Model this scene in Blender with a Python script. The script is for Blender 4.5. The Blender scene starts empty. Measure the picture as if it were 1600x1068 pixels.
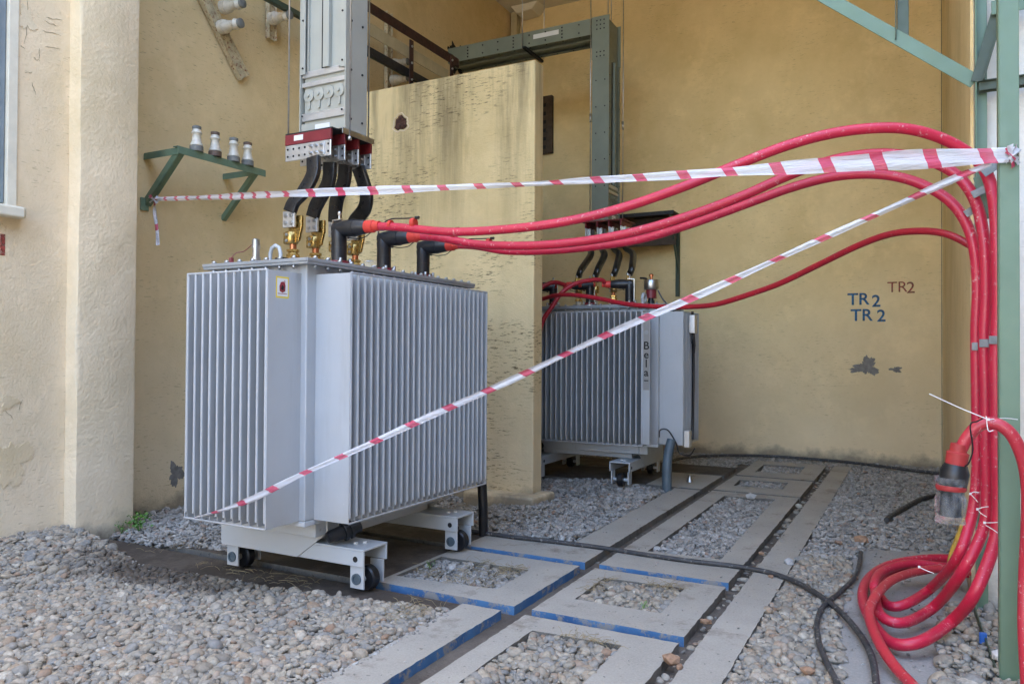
import bpy, bmesh, math, random
import numpy as np
from mathutils import Vector, Matrix
random.seed(7); rng = np.random.default_rng(11)
SC = bpy.context.scene; COL = SC.collection

# ------------------------------------------------------------------ camera, world, sun, exposure
YAW, PITCH, ROLL, FPX, H = 0.486669, 0.013707, 0.005874, 1201.5, 1.3
def cam_axes():
    c, s = math.cos, math.sin
    f = Vector((-s(YAW)*c(PITCH), c(YAW)*c(PITCH), s(PITCH)))
    r = Vector((c(YAW), s(YAW), 0)); u = r.cross(f)
    return r*c(ROLL)+u*s(ROLL), -r*s(ROLL)+u*c(ROLL), f
CR, CU, CF = cam_axes()
cam = bpy.data.cameras.new('camera'); co = bpy.data.objects.new('camera', cam); COL.objects.link(co)
m = Matrix((CR, CU, -CF)).transposed().to_4x4(); m.translation = Vector((0, 0, H)); co.matrix_world = m
cam.sensor_width = 36; cam.lens = FPX*36/1600; cam.clip_end = 500; cam.clip_start = .05
SC.camera = co
SUN_EL, SUN_AZ = math.radians(60), math.radians(12)      # the sun stands behind the building: the whole bay is in shade
W = bpy.data.worlds.new('World'); SC.world = W; W.use_nodes = True
nt = W.node_tree; bg = nt.nodes['Background']
sky = nt.nodes.new('ShaderNodeTexSky'); sky.sky_type = 'NISHITA'; sky.sun_disc = False
sky.sun_elevation = SUN_EL; sky.sun_rotation = SUN_AZ; sky.dust_density = 3.0; sky.air_density = 1.0; sky.ozone_density = 1.0
nt.links.new(sky.outputs[0], bg.inputs[0]); bg.inputs[1].default_value = 0.15
sl = bpy.data.lights.new('sun', 'SUN'); so = bpy.data.objects.new('sun', sl); COL.objects.link(so)
sl.energy = 2.2; sl.angle = math.radians(.6); sl.color = (1, .965, .91)
sd = Vector((math.sin(SUN_AZ)*math.cos(SUN_EL), math.cos(SUN_AZ)*math.cos(SUN_EL), math.sin(SUN_EL)))
so.rotation_euler = sd.to_track_quat('Z', 'Y').to_euler()
SC.view_settings.view_transform = 'Standard'; SC.view_settings.look = 'None'
SC.view_settings.exposure = 3.52; SC.view_settings.gamma = 1
SC.render.engine = 'CYCLES'
SC.cycles.max_bounces = 8; SC.cycles.diffuse_bounces = 5; SC.cycles.glossy_bounces = 3; SC.cycles.use_denoising = True

def at(px, py, **k):
    """survey helper: the point on a known plane (x=, y= or z=) seen at a pixel of the photograph"""
    d = CF*FPX + CR*(px-800) - CU*(py-534)
    a, v = list(k.items())[0]; i = 'xyz'.index(a); o = Vector((0, 0, H))
    return o + d*((v-o[i])/d[i])

# ------------------------------------------------------------------ materials
MATS = {}
def nmat(name):
    m = bpy.data.materials.new(name); m.use_nodes = True; MATS[name] = m
    return m, m.node_tree, m.node_tree.nodes['Principled BSDF']
def N(nt, t, **k):
    n = nt.nodes.new(t)
    for a, v in k.items():
        if a[0] == '_': n.inputs[int(a[1:])].default_value = v
        else: setattr(n, a, v)
    return n
def noise(nt, scale, detail=4, vec=None, rough=.55, mp=None):
    tc = N(nt, 'ShaderNodeTexCoord'); src = tc.outputs['Object']
    if mp:
        mm = N(nt, 'ShaderNodeMapping'); mm.inputs['Scale'].default_value = mp; nt.links.new(src, mm.inputs[0]); src = mm.outputs[0]
    n = N(nt, 'ShaderNodeTexNoise'); n.inputs['Scale'].default_value = scale; n.inputs['Detail'].default_value = detail
    n.inputs['Roughness'].default_value = rough
    nt.links.new(src, n.inputs['Vector']); return n.outputs[0]
def ramp(nt, src, stops):
    r = N(nt, 'ShaderNodeValToRGB'); el = r.color_ramp.elements
    while len(el) < len(stops): el.new(.5)
    for e, (p, c) in zip(el, stops):
        e.position = p; e.color = (c, c, c, 1) if not hasattr(c, '__len__') else (*c, 1)
    nt.links.new(src, r.inputs[0]); return r.outputs[0]
def mix(nt, fac, a, b, mode='MIX'):
    n = N(nt, 'ShaderNodeMix', data_type='RGBA', blend_type=mode)
    for i, v in ((0, fac), (6, a), (7, b)):
        if hasattr(v, 'links'): nt.links.new(v, n.inputs[i])
        elif i == 0: n.inputs[0].default_value = v
        else: n.inputs[i].default_value = (*v, 1)
    return n.outputs[2]
def bump(nt, bs, src, strength=.3, dist=.01, prev=None):
    b = N(nt, 'ShaderNodeBump'); b.inputs['Strength'].default_value = strength; b.inputs['Distance'].default_value = dist
    nt.links.new(src, b.inputs['Height'])
    if prev: nt.links.new(prev, b.inputs['Normal'])
    nt.links.new(b.outputs[0], bs.inputs['Normal']); return b.outputs[0]
def plain(name, col, rough=.5, metal=0, var=.12, scale=6, bmp=0, dirt=None, spec=.5):
    m, nt, b = nmat(name); c2 = tuple(x*(1-var) for x in col)
    n = noise(nt, scale, 5); c = mix(nt, ramp(nt, n, [(.35, 0), (.65, 1)]), c2, col)
    if dirt:
        n2 = noise(nt, scale*2.7, 8, rough=.7); c = mix(nt, ramp(nt, n2, [(dirt[1], 0), (dirt[1]+.09, 1)]), c, dirt[0])
    nt.links.new(c, b.inputs['Base Color']); b.inputs['Roughness'].default_value = rough; b.inputs['Metallic'].default_value = metal
    b.inputs['Specular IOR Level'].default_value = spec
    rr = ramp(nt, noise(nt, scale*3, 4), [(.3, max(0, rough-.08)), (.7, min(1, rough+.1))]); nt.links.new(rr, b.inputs['Roughness'])
    if bmp: bump(nt, b, noise(nt, 60, 5), .4, bmp)
    return m
def plaster(name, base, fleck=.5, stain=0, fine=70, bumpd=.006, foot=True, warp=0):
    m, nt, b = nmat(name)
    pale = tuple(min(1, x*1.12) for x in base); dk = tuple(x*y for x, y in zip(base, (.80, .78, .70)))
    c = mix(nt, ramp(nt, noise(nt, .9, 6, rough=.65), [(.32, 0), (.68, 1)]), dk, base)
    c = mix(nt, ramp(nt, noise(nt, 2.7, 7, rough=.7), [(.52, 0), (.75, .6)]), c, pale)
    # short horizontal cracks in the old paint, gathered in patches
    f = noise(nt, 34, 5, mp=(.42, .42, 2.6), rough=.68); f = ramp(nt, f, [(.635-.075*fleck, 0), (.675-.055*fleck, 1)])
    g = ramp(nt, noise(nt, 1.6, 3), [(.42, 0), (.56, 1)])
    fg = N(nt, 'ShaderNodeMath', operation='MULTIPLY'); nt.links.new(f, fg.inputs[0]); nt.links.new(g, fg.inputs[1])
    f2 = N(nt, 'ShaderNodeMath', operation='MULTIPLY', _1=fleck); nt.links.new(fg.outputs[0], f2.inputs[0])
    if foot:   # lower wall paler and greyer, uneven: cool low skylight painted into the colour
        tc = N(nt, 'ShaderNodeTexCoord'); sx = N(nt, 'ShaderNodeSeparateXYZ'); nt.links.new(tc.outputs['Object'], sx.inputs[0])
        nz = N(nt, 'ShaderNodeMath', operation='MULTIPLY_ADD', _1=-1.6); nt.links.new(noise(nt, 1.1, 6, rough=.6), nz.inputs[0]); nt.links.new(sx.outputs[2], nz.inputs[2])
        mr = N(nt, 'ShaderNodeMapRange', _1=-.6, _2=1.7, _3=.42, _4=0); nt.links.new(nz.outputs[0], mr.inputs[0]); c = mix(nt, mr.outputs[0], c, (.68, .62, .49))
    c = mix(nt, f2.outputs[0], c, (.18, .135, .07))
    # vertical run-down stains
    if stain:
        s = ramp(nt, noise(nt, 2.2, 6, mp=(2.6, 2.6, .22), rough=.65), [(.42, 0), (.68, stain)])
        tc = N(nt, 'ShaderNodeTexCoord'); sx = N(nt, 'ShaderNodeSeparateXYZ'); nt.links.new(tc.outputs['Object'], sx.inputs[0])
        mr = N(nt, 'ShaderNodeMapRange', _1=2.1, _2=3.9, _3=.10, _4=1.0); nt.links.new(sx.outputs[2], mr.inputs[0])
        mm = N(nt, 'ShaderNodeMath', operation='MULTIPLY'); nt.links.new(s, mm.inputs[0]); nt.links.new(mr.outputs[0], mm.inputs[1])
        c = mix(nt, mm.outputs[0], c, (.14, .11, .06))
    if foot:   # damp rising from the ground with a ragged edge
        tc = N(nt, 'ShaderNodeTexCoord'); sx = N(nt, 'ShaderNodeSeparateXYZ'); nt.links.new(tc.outputs['Object'], sx.inputs[0])
        nz = N(nt, 'ShaderNodeMath', operation='MULTIPLY_ADD', _1=-.42, _2=0); nt.links.new(noise(nt, 3.5, 6, rough=.7), nz.inputs[0]); nt.links.new(sx.outputs[2], nz.inputs[2])
        d = ramp(nt, nz.outputs[0], [(0.0, .55), (.07, 0)])
        ad = N(nt, 'ShaderNodeMath', operation='ADD', _1=.19); nt.links.new(nz.outputs[0], ad.inputs[0])
        d = ramp(nt, ad.outputs[0], [(0.0, .75), (.13, 0)])
        c = mix(nt, d, c, (.17, .15, .12))
    nt.links.new(c, b.inputs['Base Color']); b.inputs['Roughness'].default_value = .85; b.inputs['Specular IOR Level'].default_value = .25
    p = bump(nt, b, noise(nt, fine, 4), .55, bumpd)
    p = bump(nt, b, noise(nt, 3.2, 5), .5, .03, p)
    bump(nt, b, f2.outputs[0], -.6, .006, p)
    return m
WALL = (.74, .575, .32)
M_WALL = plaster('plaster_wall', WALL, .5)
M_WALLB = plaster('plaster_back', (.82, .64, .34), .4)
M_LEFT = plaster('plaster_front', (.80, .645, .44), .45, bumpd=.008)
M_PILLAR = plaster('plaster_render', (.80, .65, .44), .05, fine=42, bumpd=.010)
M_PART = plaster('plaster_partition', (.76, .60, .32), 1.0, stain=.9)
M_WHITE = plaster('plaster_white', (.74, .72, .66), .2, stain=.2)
M_CEIL = plaster('plaster_ceiling', (.80, .74, .60), .2, foot=False)
M_GREY = plain('cement_patch', (.24, .23, .21), .9, var=.35, scale=20, bmp=.01)
M_BRICK = plain('bare_brick', (.10, .045, .03), .95, var=.6, scale=30, bmp=.03)
M_PAINT = plain('transformer_paint', (.42, .45, .485), .38, var=.05, scale=3)
def tank_paint(name, col):
    m, nt, b = nmat(name); c = mix(nt, ramp(nt, noise(nt, 2.5, 5), [(.35, 0), (.65, 1)]), tuple(x*.93 for x in col), col)
    c = mix(nt, ramp(nt, noise(nt, 9, 7, mp=(1, 1, .10), rough=.7), [(.52, 0), (.72, .35)]), c, (.27, .265, .25))
    c = mix(nt, ramp(nt, noise(nt, 55, 6, rough=.8), [(.66, 0), (.71, .6)]), c, (.62, .62, .60))
    tc = N(nt, 'ShaderNodeTexCoord'); sx = N(nt, 'ShaderNodeSeparateXYZ'); nt.links.new(tc.outputs['Object'], sx.inputs[0])
    nz = N(nt, 'ShaderNodeMath', operation='MULTIPLY_ADD', _1=-.35); nt.links.new(noise(nt, 6, 6), nz.inputs[0]); nt.links.new(sx.outputs[2], nz.inputs[2])
    mr = N(nt, 'ShaderNodeMapRange', _1=.2, _2=.42, _3=.35, _4=0); nt.links.new(nz.outputs[0], mr.inputs[0]); c = mix(nt, mr.outputs[0], c, (.30, .27, .22))
    nt.links.new(c, b.inputs['Base Color']); nt.links.new(ramp(nt, noise(nt, 8, 5), [(.3, .3), (.7, .48)]), b.inputs['Roughness'])
    bump(nt, b, noise(nt, 4, 4), .15, .01); return m
M_PAINT = tank_paint('transformer_paint', (.41, .43, .445))
M_PAINT2 = plain('transformer_paint_dark', (.40, .42, .44), .42, var=.08, scale=3)
M_FRAMEP = plain('skid_paint', (.47, .495, .505), .42, var=.06, scale=4, dirt=((.27, .25, .22), .64))
M_COVER = plain('cover_paint', (.30, .31, .31), .45, var=.15, scale=8)
M_STEEL = plain('zinc_steel', (.55, .55, .54), .35, 1, var=.25, scale=20)
M_ALU = plain('aluminium', (.62, .62, .61), .42, .85, var=.12, scale=12)
M_DUCT = plain('duct_paint', (.385, .385, .33), .45, .1, var=.08, scale=4)
M_DUCTG = plain('duct_green_grey', (.20, .225, .175), .5, .1, var=.15, scale=4)
M_BLACK = plain('black_rubber', (.012, .013, .016), .38, var=.3, scale=12)
M_SLEEVE = plain('black_sleeve', (.014, .013, .013), .33, var=.4, scale=18, bmp=.004)
M_DKHOLE = plain('dark_slot', (.01, .01, .01), .8)
M_GOLD = plain('brass', (.52, .35, .12), .28, 1, var=.2, scale=14)
M_COPPER = plain('copper', (.60, .22, .10), .35, 1, var=.2, scale=14)
M_BUSRED = plain('maroon_insulation', (.20, .018, .025), .45, var=.2, scale=10)
M_BOOT = plain('red_boot', (.62, .045, .03), .5, var=.1, scale=10)
M_BOOT2 = plain('dusty_red_boot', (.40, .03, .03), .55, var=.25, scale=14)
def cable_mat(name, col, dust):
    m, nt, b = nmat(name)
    c = mix(nt, ramp(nt, noise(nt, 3, 4), [(.35, 0), (.7, 1)]), tuple(x*.8 for x in col), col)
    s = ramp(nt, noise(nt, 45, 6, rough=.75), [(.585, 0), (.66, .8)]); pch = ramp(nt, noise(nt, 2.3, 4), [(.38, .12), (.58, 1)])
    mm = N(nt, 'ShaderNodeMath', operation='MULTIPLY'); nt.links.new(s, mm.inputs[0]); nt.links.new(pch, mm.inputs[1])
    m2 = N(nt, 'ShaderNodeMath', operation='MULTIPLY', _1=dust); nt.links.new(mm.outputs[0], m2.inputs[0])
    c = mix(nt, m2.outputs[0], c, (.62, .50, .47))
    nt.links.new(c, b.inputs['Base Color']); b.inputs['Roughness'].default_value = .42; b.inputs['Coat Weight'].default_value = .15
    bump(nt, b, noise(nt, 25, 4), .25, .003); return m
M_RED = cable_mat('red_cable_jacket', (.56, .014, .052), .9)
M_RED2 = cable_mat('red_cable_dusty', (.52, .03, .05), 1.3)
M_RED3 = cable_mat('red_cable_dark', (.42, .012, .03), .35)
M_BCAB = plain('black_cable_dusty', (.05, .05, .052), .6, var=.4, scale=14, dirt=((.25, .24, .22), .57))
M_GREEN = plain('green_paint', (.125, .20, .128), .45, var=.1, scale=7, dirt=((.34, .40, .35), .72))
M_GREEND = plain('green_paint_old', (.055, .08, .052), .55, var=.2, scale=9, dirt=((.09, .08, .05), .66))
M_RUST = plain('rusty_cream_paint', (.58, .49, .31), .7, var=.3, scale=14, dirt=((.20, .06, .02), .535), bmp=.01)
M_OLDRED = plain('old_maroon_bar', (.055, .018, .014), .6, var=.5, scale=12)
M_OLDCREAM = plain('old_cream_bar', (.50, .42, .25), .6, var=.15, scale=8)
M_OLDBLACK = plain('old_black_bar', (.018, .018, .02), .6, var=.4, scale=14, dirt=((.16, .24, .30), .64))
M_PORC = plain('porcelain', (.62, .57, .46), .28, var=.15, scale=16, dirt=((.3, .26, .19), .68))
M_CAPB = plain('insulator_cap_brown', (.13, .085, .06), .7, var=.3, scale=20)
M_CAPG = plain('insulator_cap_grey', (.20, .20, .18), .7, var=.3, scale=20)
M_GALV = plain('dull_galvanised', (.24, .26, .26), .5, .3, var=.3, scale=30)
M_ZIP = plain('nylon_white', (.75, .75, .73), .4, var=.05)
M_PIPE = plain('conduit_blue_grey', (.085, .12, .145), .5, var=.2, scale=10)
M_WOOD = plain('old_brown_board', (.075, .05, .03), .75, var=.4, scale=14)
M_SHUT = plain('grey_window_frame', (.20, .24, .26), .5, var=.2, scale=5)
M_TRIM = plain('window_trim_cream', (.70, .64, .50), .7, var=.12, scale=10)
M_BLUEP = None
M_STR_B = plain('stencil_blue', (.02, .14, .30), .7, var=.3, scale=40)
M_STR_R = plain('stencil_red', (.38, .07, .05), .7, var=.3, scale=40)
for q_ in (M_STR_B, M_STR_R): q_.node_tree.links.new(ramp(q_.node_tree, noise(q_.node_tree, 32, 6, rough=.7), [(.40, .25 if q_ is M_STR_R else .5), (.56, 1)]), q_.node_tree.nodes['Principled BSDF'].inputs['Alpha'])
M_LBL = plain('label_white', (.7, .7, .68), .4, var=.04)
M_YEL = plain('label_yellow', (.75, .58, .05), .4, var=.04)
M_DKRED = plain('label_dark_red', (.25, .02, .03), .4, var=.04)
M_PLATEG = plain('nameplate_grey', (.27, .26, .24), .45, var=.06)
M_STONEO = plain('orange_brick_bit', (.34, .21, .13), .9, var=.4, scale=40, bmp=.01)
M_YSLV = plain('yellow_sleeve', (.55, .36, .05), .5, var=.4, scale=25, dirt=((.5, .48, .42), .6))
m, ntt, b = nmat('clear_plastic'); b.inputs['Base Color'].default_value = (.9, .93, .95, 1); b.inputs['Transmission Weight'].default_value = .8
b.inputs['Roughness'].default_value = .12; b.inputs['IOR'].default_value = 1.3; bump(ntt, b, noise(ntt, 30, 5), .9, .01); ntt.links.new(ramp(ntt, noise(ntt, 28, 6, mp=(1, 1, .35), rough=.7), [(.42, .12), (.62, .75)]), b.inputs['Alpha']); M_PLAS = m
m, ntt, b = nmat('window_glass'); b.inputs['Base Color'].default_value = (.05, .07, .08, 1); b.inputs['Roughness'].default_value = .06; M_GLASS = m
# barrier tape: slanted red bands on white film, along its UV length in metres
m, ntt, b = nmat('barrier_tape'); uv = N(ntt, 'ShaderNodeUVMap'); sx = N(ntt, 'ShaderNodeSeparateXYZ'); ntt.links.new(uv.outputs[0], sx.inputs[0])
a1 = N(ntt, 'ShaderNodeMath', operation='MULTIPLY_ADD', _1=.35); ntt.links.new(sx.outputs[1], a1.inputs[0]); ntt.links.new(sx.outputs[0], a1.inputs[2])
a2 = N(ntt, 'ShaderNodeMath', operation='DIVIDE', _1=.20); ntt.links.new(a1.outputs[0], a2.inputs[0])
a3 = N(ntt, 'ShaderNodeMath', operation='FRACT'); ntt.links.new(a2.outputs[0], a3.inputs[0])
a4 = N(ntt, 'ShaderNodeMath', operation='LESS_THAN', _1=.25); ntt.links.new(a3.outputs[0], a4.inputs[0])
ntt.links.new(mix(ntt, a4.outputs[0], (.60, .60, .63), (.55, .055, .12)), b.inputs['Base Color']); b.inputs['Roughness'].default_value = .3
b.inputs['Alpha'].default_value = .84; bump(ntt, b, noise(ntt, 9, 5, mp=(1, 1, 6)), .8, .02); M_TAPE = m
# concrete
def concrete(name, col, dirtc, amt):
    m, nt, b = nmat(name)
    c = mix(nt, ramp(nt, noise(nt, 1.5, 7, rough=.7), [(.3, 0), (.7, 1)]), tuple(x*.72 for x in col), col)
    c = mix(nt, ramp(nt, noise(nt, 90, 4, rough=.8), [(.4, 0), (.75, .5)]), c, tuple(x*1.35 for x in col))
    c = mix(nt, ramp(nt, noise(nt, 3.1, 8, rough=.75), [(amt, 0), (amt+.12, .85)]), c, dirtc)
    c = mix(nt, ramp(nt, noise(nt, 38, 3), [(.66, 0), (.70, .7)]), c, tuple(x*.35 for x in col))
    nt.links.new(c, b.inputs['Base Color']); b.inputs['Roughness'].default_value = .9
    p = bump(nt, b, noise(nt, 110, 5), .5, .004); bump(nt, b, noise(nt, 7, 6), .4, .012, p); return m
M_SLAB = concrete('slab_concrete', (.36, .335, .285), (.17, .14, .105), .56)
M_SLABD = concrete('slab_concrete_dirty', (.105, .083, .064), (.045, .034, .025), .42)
M_DUST = concrete('dusty_concrete', (.33, .315, .285), (.20, .18, .15), .55)
M_EDGE = concrete('slab_edge', (.16, .15, .13), (.08, .07, .06), .5)
m, nt, b = nmat('blue_edge_paint')
c = mix(nt, ramp(nt, noise(nt, 5, 6), [(.3, 0), (.7, 1)]), (.03, .10, .24), (.07, .19, .36))
c = mix(nt, ramp(nt, noise(nt, 9, 9, rough=.8), [(.51, 0), (.57, .95)]), c, (.27, .25, .22))
nt.links.new(c, b.inputs['Base Color']); b.inputs['Roughness'].default_value = .7; M_BLUEP = m
m, nt, b = nmat('dirt')
c = mix(nt, ramp(nt, noise(nt, 2.2, 8, rough=.7), [(.35, 0), (.65, 1)]), (.07, .055, .042), (.15, .125, .10))
nt.links.new(c, b.inputs['Base Color']); b.inputs['Roughness'].default_value = .95; bump(nt, b, noise(nt, 50, 6), .8, .02); M_DIRT = m
m, nt, b = nmat('yard_ground')
c = mix(nt, ramp(nt, noise(nt, .3, 8, rough=.7), [(.35, 0), (.65, 1)]), (.17, .16, .145), (.23, .22, .20))
nt.links.new(c, b.inputs['Base Color']); b.inputs['Roughness'].default_value = .95; bump(nt, b, noise(nt, 20, 6), .8, .02); M_YARD = m
def pebble_mat(name, stops, dark=None):
    m, nt, b = nmat(name); g = N(nt, 'ShaderNodeNewGeometry')
    c = ramp(nt, g.outputs['Random Per Island'], stops)
    c = mix(nt, ramp(nt, noise(nt, 70, 4), [(.35, 0), (.7, .55)]), c, (.10, .09, .07))
    c = mix(nt, ramp(nt, noise(nt, 14, 5), [(.5, 0), (.75, .35)]), c, (.38, .34, .28))
    if dark:   # oil-darkened patch of stones beside the transformer
        tc = N(nt, 'ShaderNodeTexCoord'); vm = N(nt, 'ShaderNodeVectorMath', operation='DISTANCE'); mp = N(nt, 'ShaderNodeMapping')
        mp.inputs['Scale'].default_value = (.62, 1.5, 1); nt.links.new(tc.outputs['Object'], mp.inputs[0]); nt.links.new(mp.outputs[0], vm.inputs[0]); vm.inputs[1].default_value = (dark[0]*.62, dark[1]*1.5, 0)
        ad = N(nt, 'ShaderNodeMath', operation='MULTIPLY_ADD', _1=1.1); nt.links.new(noise(nt, 4.5, 7, rough=.7), ad.inputs[0]); nt.links.new(vm.outputs['Value'], ad.inputs[2])
        c = mix(nt, ramp(nt, ad.outputs[0], [(.78, .85), (1.06, 0)]), c, (.045, .032, .022))
    nt.links.new(c, b.inputs['Base Color']); b.inputs['Roughness'].default_value = .7
    bump(nt, b, noise(nt, 120, 3), .2, .003); return m
R_ = [(0, (.20, .185, .165)), (.2, (.36, .32, .26)), (.4, (.29, .275, .25)), (.55, (.24, .245, .25)), (.7, (.42, .38, .31)), (.82, (.33, .25, .18)), (.9, (.52, .49, .43)), (1, (.27, .17, .11))]
R_ = [(p_, tuple(min(1, q*f_) for q, f_ in zip(c_, (.95, .92, .85)))) for p_, c_ in R_]
M_PEB = pebble_mat('river_pebbles', R_, dark=(-3.95, 3.0))
M_PEB2 = pebble_mat('crushed_stone', [(0, (.19, .175, .155)), (.3, (.30, .285, .26)), (.6, (.36, .345, .315)), (.8, (.43, .41, .37)), (.93, (.44, .43, .40)), (1, (.28, .17, .11))])
m, nt, b = nmat('fresh_leaf'); b.inputs['Base Color'].default_value = (.07, .20, .02, 1); b.inputs['Roughness'].default_value = .5; M_LEAF = m
b.inputs['Subsurface Weight'].default_value = 0
M_DRY = plain('dry_grass', (.34, .27, .15), .9, var=.3, scale=20)

# ------------------------------------------------------------------ mesh collector
class MB:
    def __init__(s): s.v = []; s.f = []; s.mi = []; s.sm = []; s.pc = []
    def add(s, vs, fs, mi=0, smooth=False, T=None):
        o = len(s.v); s.v += [tuple(T @ Vector(v)) if T else tuple(v) for v in vs]
        s.pc.append((o, len(s.f)))
        for f in fs: s.f.append(tuple(o+i for i in f)); s.mi.append(mi); s.sm.append(smooth)
        return s
    def box(s, lo, hi, mi=0, T=None):
        x0, y0, z0 = lo; x1, y1, z1 = hi
        return s.add([(x0,y0,z0),(x1,y0,z0),(x1,y1,z0),(x0,y1,z0),(x0,y0,z1),(x1,y0,z1),(x1,y1,z1),(x0,y1,z1)],
                     [(0,3,2,1),(4,5,6,7),(0,1,5,4),(1,2,6,5),(2,3,7,6),(3,0,4,7)], mi, T=T)
    def bar(s, a, b, w, h, up=(0,0,1), mi=0, off=(0,0)):
        a = Vector(a); b = Vector(b); d = (b-a); L = d.length; d.normalize(); up = Vector(up)
        r = d.cross(up)
        if r.length < 1e-4: r = d.cross(Vector((1,0,0)))
        r.normalize(); u = r.cross(d); T = Matrix((r, d, u)).transposed().to_4x4(); T.translation = a
        return s.box((off[0]-w/2, 0, off[1]-h/2), (off[0]+w/2, L, off[1]+h/2), mi, T)
    def angle(s, a, b, w, t, up=(0,0,1), sx=1, sz=1, mi=0):
        """an L-section from a to b; legs along +-side and +-up"""
        s.bar(a, b, w, t, up, mi, (sx*w/2, 0)); return s.bar(a, b, t, w-t/2, up, mi, (0, sz*((w-t/2)/2+t/2)))
    def tube(s, pts, r, n=12, mi=0, smooth_path=0, cap=True, taper=None):
        P = [Vector(p) for p in pts]
        if smooth_path: P = spline(P, smooth_path)
        R = r if hasattr(r, '__len__') else [r]*len(P)
        if len(R) != len(P): R = list(np.interp(np.linspace(0, 1, len(P)), np.linspace(0, 1, len(R)), R))
        t0 = (P[1]-P[0]).normalized(); u = t0.orthogonal().normalized(); vs = []; fs = []
        for i, p in enumerate(P):
            t = ((P[min(i+1, len(P)-1)]-P[max(i-1, 0)])).normalized()
            u = (u - t*u.dot(t)).normalized(); w = t.cross(u)
            for k in range(n):
                a = 2*math.pi*k/n; vs.append(p+(u*math.cos(a)+w*math.sin(a))*R[i])
        for i in range(len(P)-1):
            for k in range(n): fs.append((i*n+k, i*n+(k+1)%n, (i+1)*n+(k+1)%n, (i+1)*n+k))
        s.add(vs, fs, mi, True)
        if cap:
            o = len(s.v)-len(vs); s.f.append(tuple(o+k for k in range(n))[::-1]); s.mi.append(mi); s.sm.append(False)
            s.f.append(tuple(o+(len(P)-1)*n+k for k in range(n))); s.mi.append(mi); s.sm.append(False)
        return s
    def cyl(s, a, b, r, n=16, mi=0, r2=None): return s.tube([a, b], [r, r if r2 is None else r2], n, mi)
    def lathe(s, a, axis, prof, n=20, mi=0):
        a = Vector(a); d = Vector(axis).normalized(); u = d.orthogonal().normalized(); w = d.cross(u); vs = []; fs = []
        for h, r in prof:
            for k in range(n):
                g = 2*math.pi*k/n; vs.append(a+d*h+(u*math.cos(g)+w*math.sin(g))*max(r, 1e-4))
        for i in range(len(prof)-1):
            for k in range(n): fs.append((i*n+k, i*n+(k+1)%n, (i+1)*n+(k+1)%n, (i+1)*n+k))
        fs.append(tuple(range(n))[::-1]); fs.append(tuple((len(prof)-1)*n+k for k in range(n)))
        return s.add(vs, fs, mi, True)
    def prism(s, poly, d, mi=0):
        """polygon of 3D points, extruded by vector d"""
        n = len(poly); d = Vector(d); P = [Vector(p) for p in poly]
        return s.add(P+[p+d for p in P], [tuple(range(n))[::-1], tuple(range(n, 2*n))]+[(i, (i+1)%n, n+(i+1)%n, n+i) for i in range(n)], mi)
    def sweep(s, pts, w, h, side, n=0, mi=0):
        """rectangular section swept along pts; 'side' is the width direction"""
        P = spline([Vector(p) for p in pts], n) if n else [Vector(p) for p in pts]; side = Vector(side).normalized(); vs = []; fs = []
        prof = []
        rr = min(w, h)*.3
        for cx, cy, a0 in ((w/2-rr, h/2-rr, 0), (-w/2+rr, h/2-rr, 90), (-w/2+rr, -h/2+rr, 180), (w/2-rr, -h/2+rr, 270)):
            for k in (0, 45, 90): g = math.radians(a0+k); prof.append((cx+rr*math.cos(g), cy+rr*math.sin(g)))
        m_ = len(prof)
        for i, p in enumerate(P):
            t = (P[min(i+1, len(P)-1)]-P[max(i-1, 0)]).normalized(); sd_ = (side-t*side.dot(t)).normalized(); u = sd_.cross(t)
            for x, y in prof: vs.append(p+sd_*x+u*y)
        for i in range(len(P)-1):
            for k in range(m_): fs.append((i*m_+k, i*m_+(k+1)%m_, (i+1)*m_+(k+1)%m_, (i+1)*m_+k))
        fs.append(tuple(range(m_))[::-1]); fs.append(tuple((len(P)-1)*m_+k for k in range(m_)))
        return s.add(vs, fs, mi, True)
    def split(s, name, mats, parent=None, bevel=0):
        """one object for each piece that was added"""
        pc = s.pc+[(len(s.v), len(s.f))]; out = []
        for (v0, f0), (v1, f1) in zip(pc, pc[1:]):
            q = MB(); q.v = s.v[v0:v1]; q.f = [tuple(i-v0 for i in f) for f in s.f[f0:f1]]; q.mi = s.mi[f0:f1]; q.sm = s.sm[f0:f1]; out.append(q.build(name, mats, parent, bevel))
        return out
    def build(s, name, mats, parent=None, bevel=0, label=None):
        me = bpy.data.meshes.new(name); me.from_pydata(s.v, [], s.f)
        mats = mats if isinstance(mats, (list, tuple)) else [mats]
        for m_ in mats: me.materials.append(m_)
        me.polygons.foreach_set('material_index', s.mi); me.polygons.foreach_set('use_smooth', s.sm); me.update()
        bm = bmesh.new(); bm.from_mesh(me); bmesh.ops.recalc_face_normals(bm, faces=bm.faces)
        for e in bm.edges:
            if len(e.link_faces) == 2 and e.calc_face_angle(0) > .7: e.smooth = False
        bm.to_mesh(me); bm.free()
        o = bpy.data.objects.new(name, me); COL.objects.link(o)
        if parent: o.parent = parent
        if bevel:
            bv = o.modifiers.new('bevel', 'BEVEL'); bv.width = bevel; bv.segments = 2; bv.limit_method = 'ANGLE'; bv.angle_limit = math.radians(50)
        if label: o['label'] = label
        return o
def spline(P, n):
    P = [Vector(p) for p in P]; out = []; Q = [P[0]*2-P[1]]+P+[P[-1]*2-P[-2]]
    for i in range(1, len(Q)-2):
        p0, p1, p2, p3 = Q[i-1:i+3]
        # centripetal-ish Catmull-Rom
        for k in range(n):
            t = k/n; out.append(.5*((2*p1)+(p2-p0)*t+(2*p0-5*p1+4*p2-p3)*t*t+(3*p1-p0-3*p2+p3)*t**3))
    return out+[P[-1]]
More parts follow.
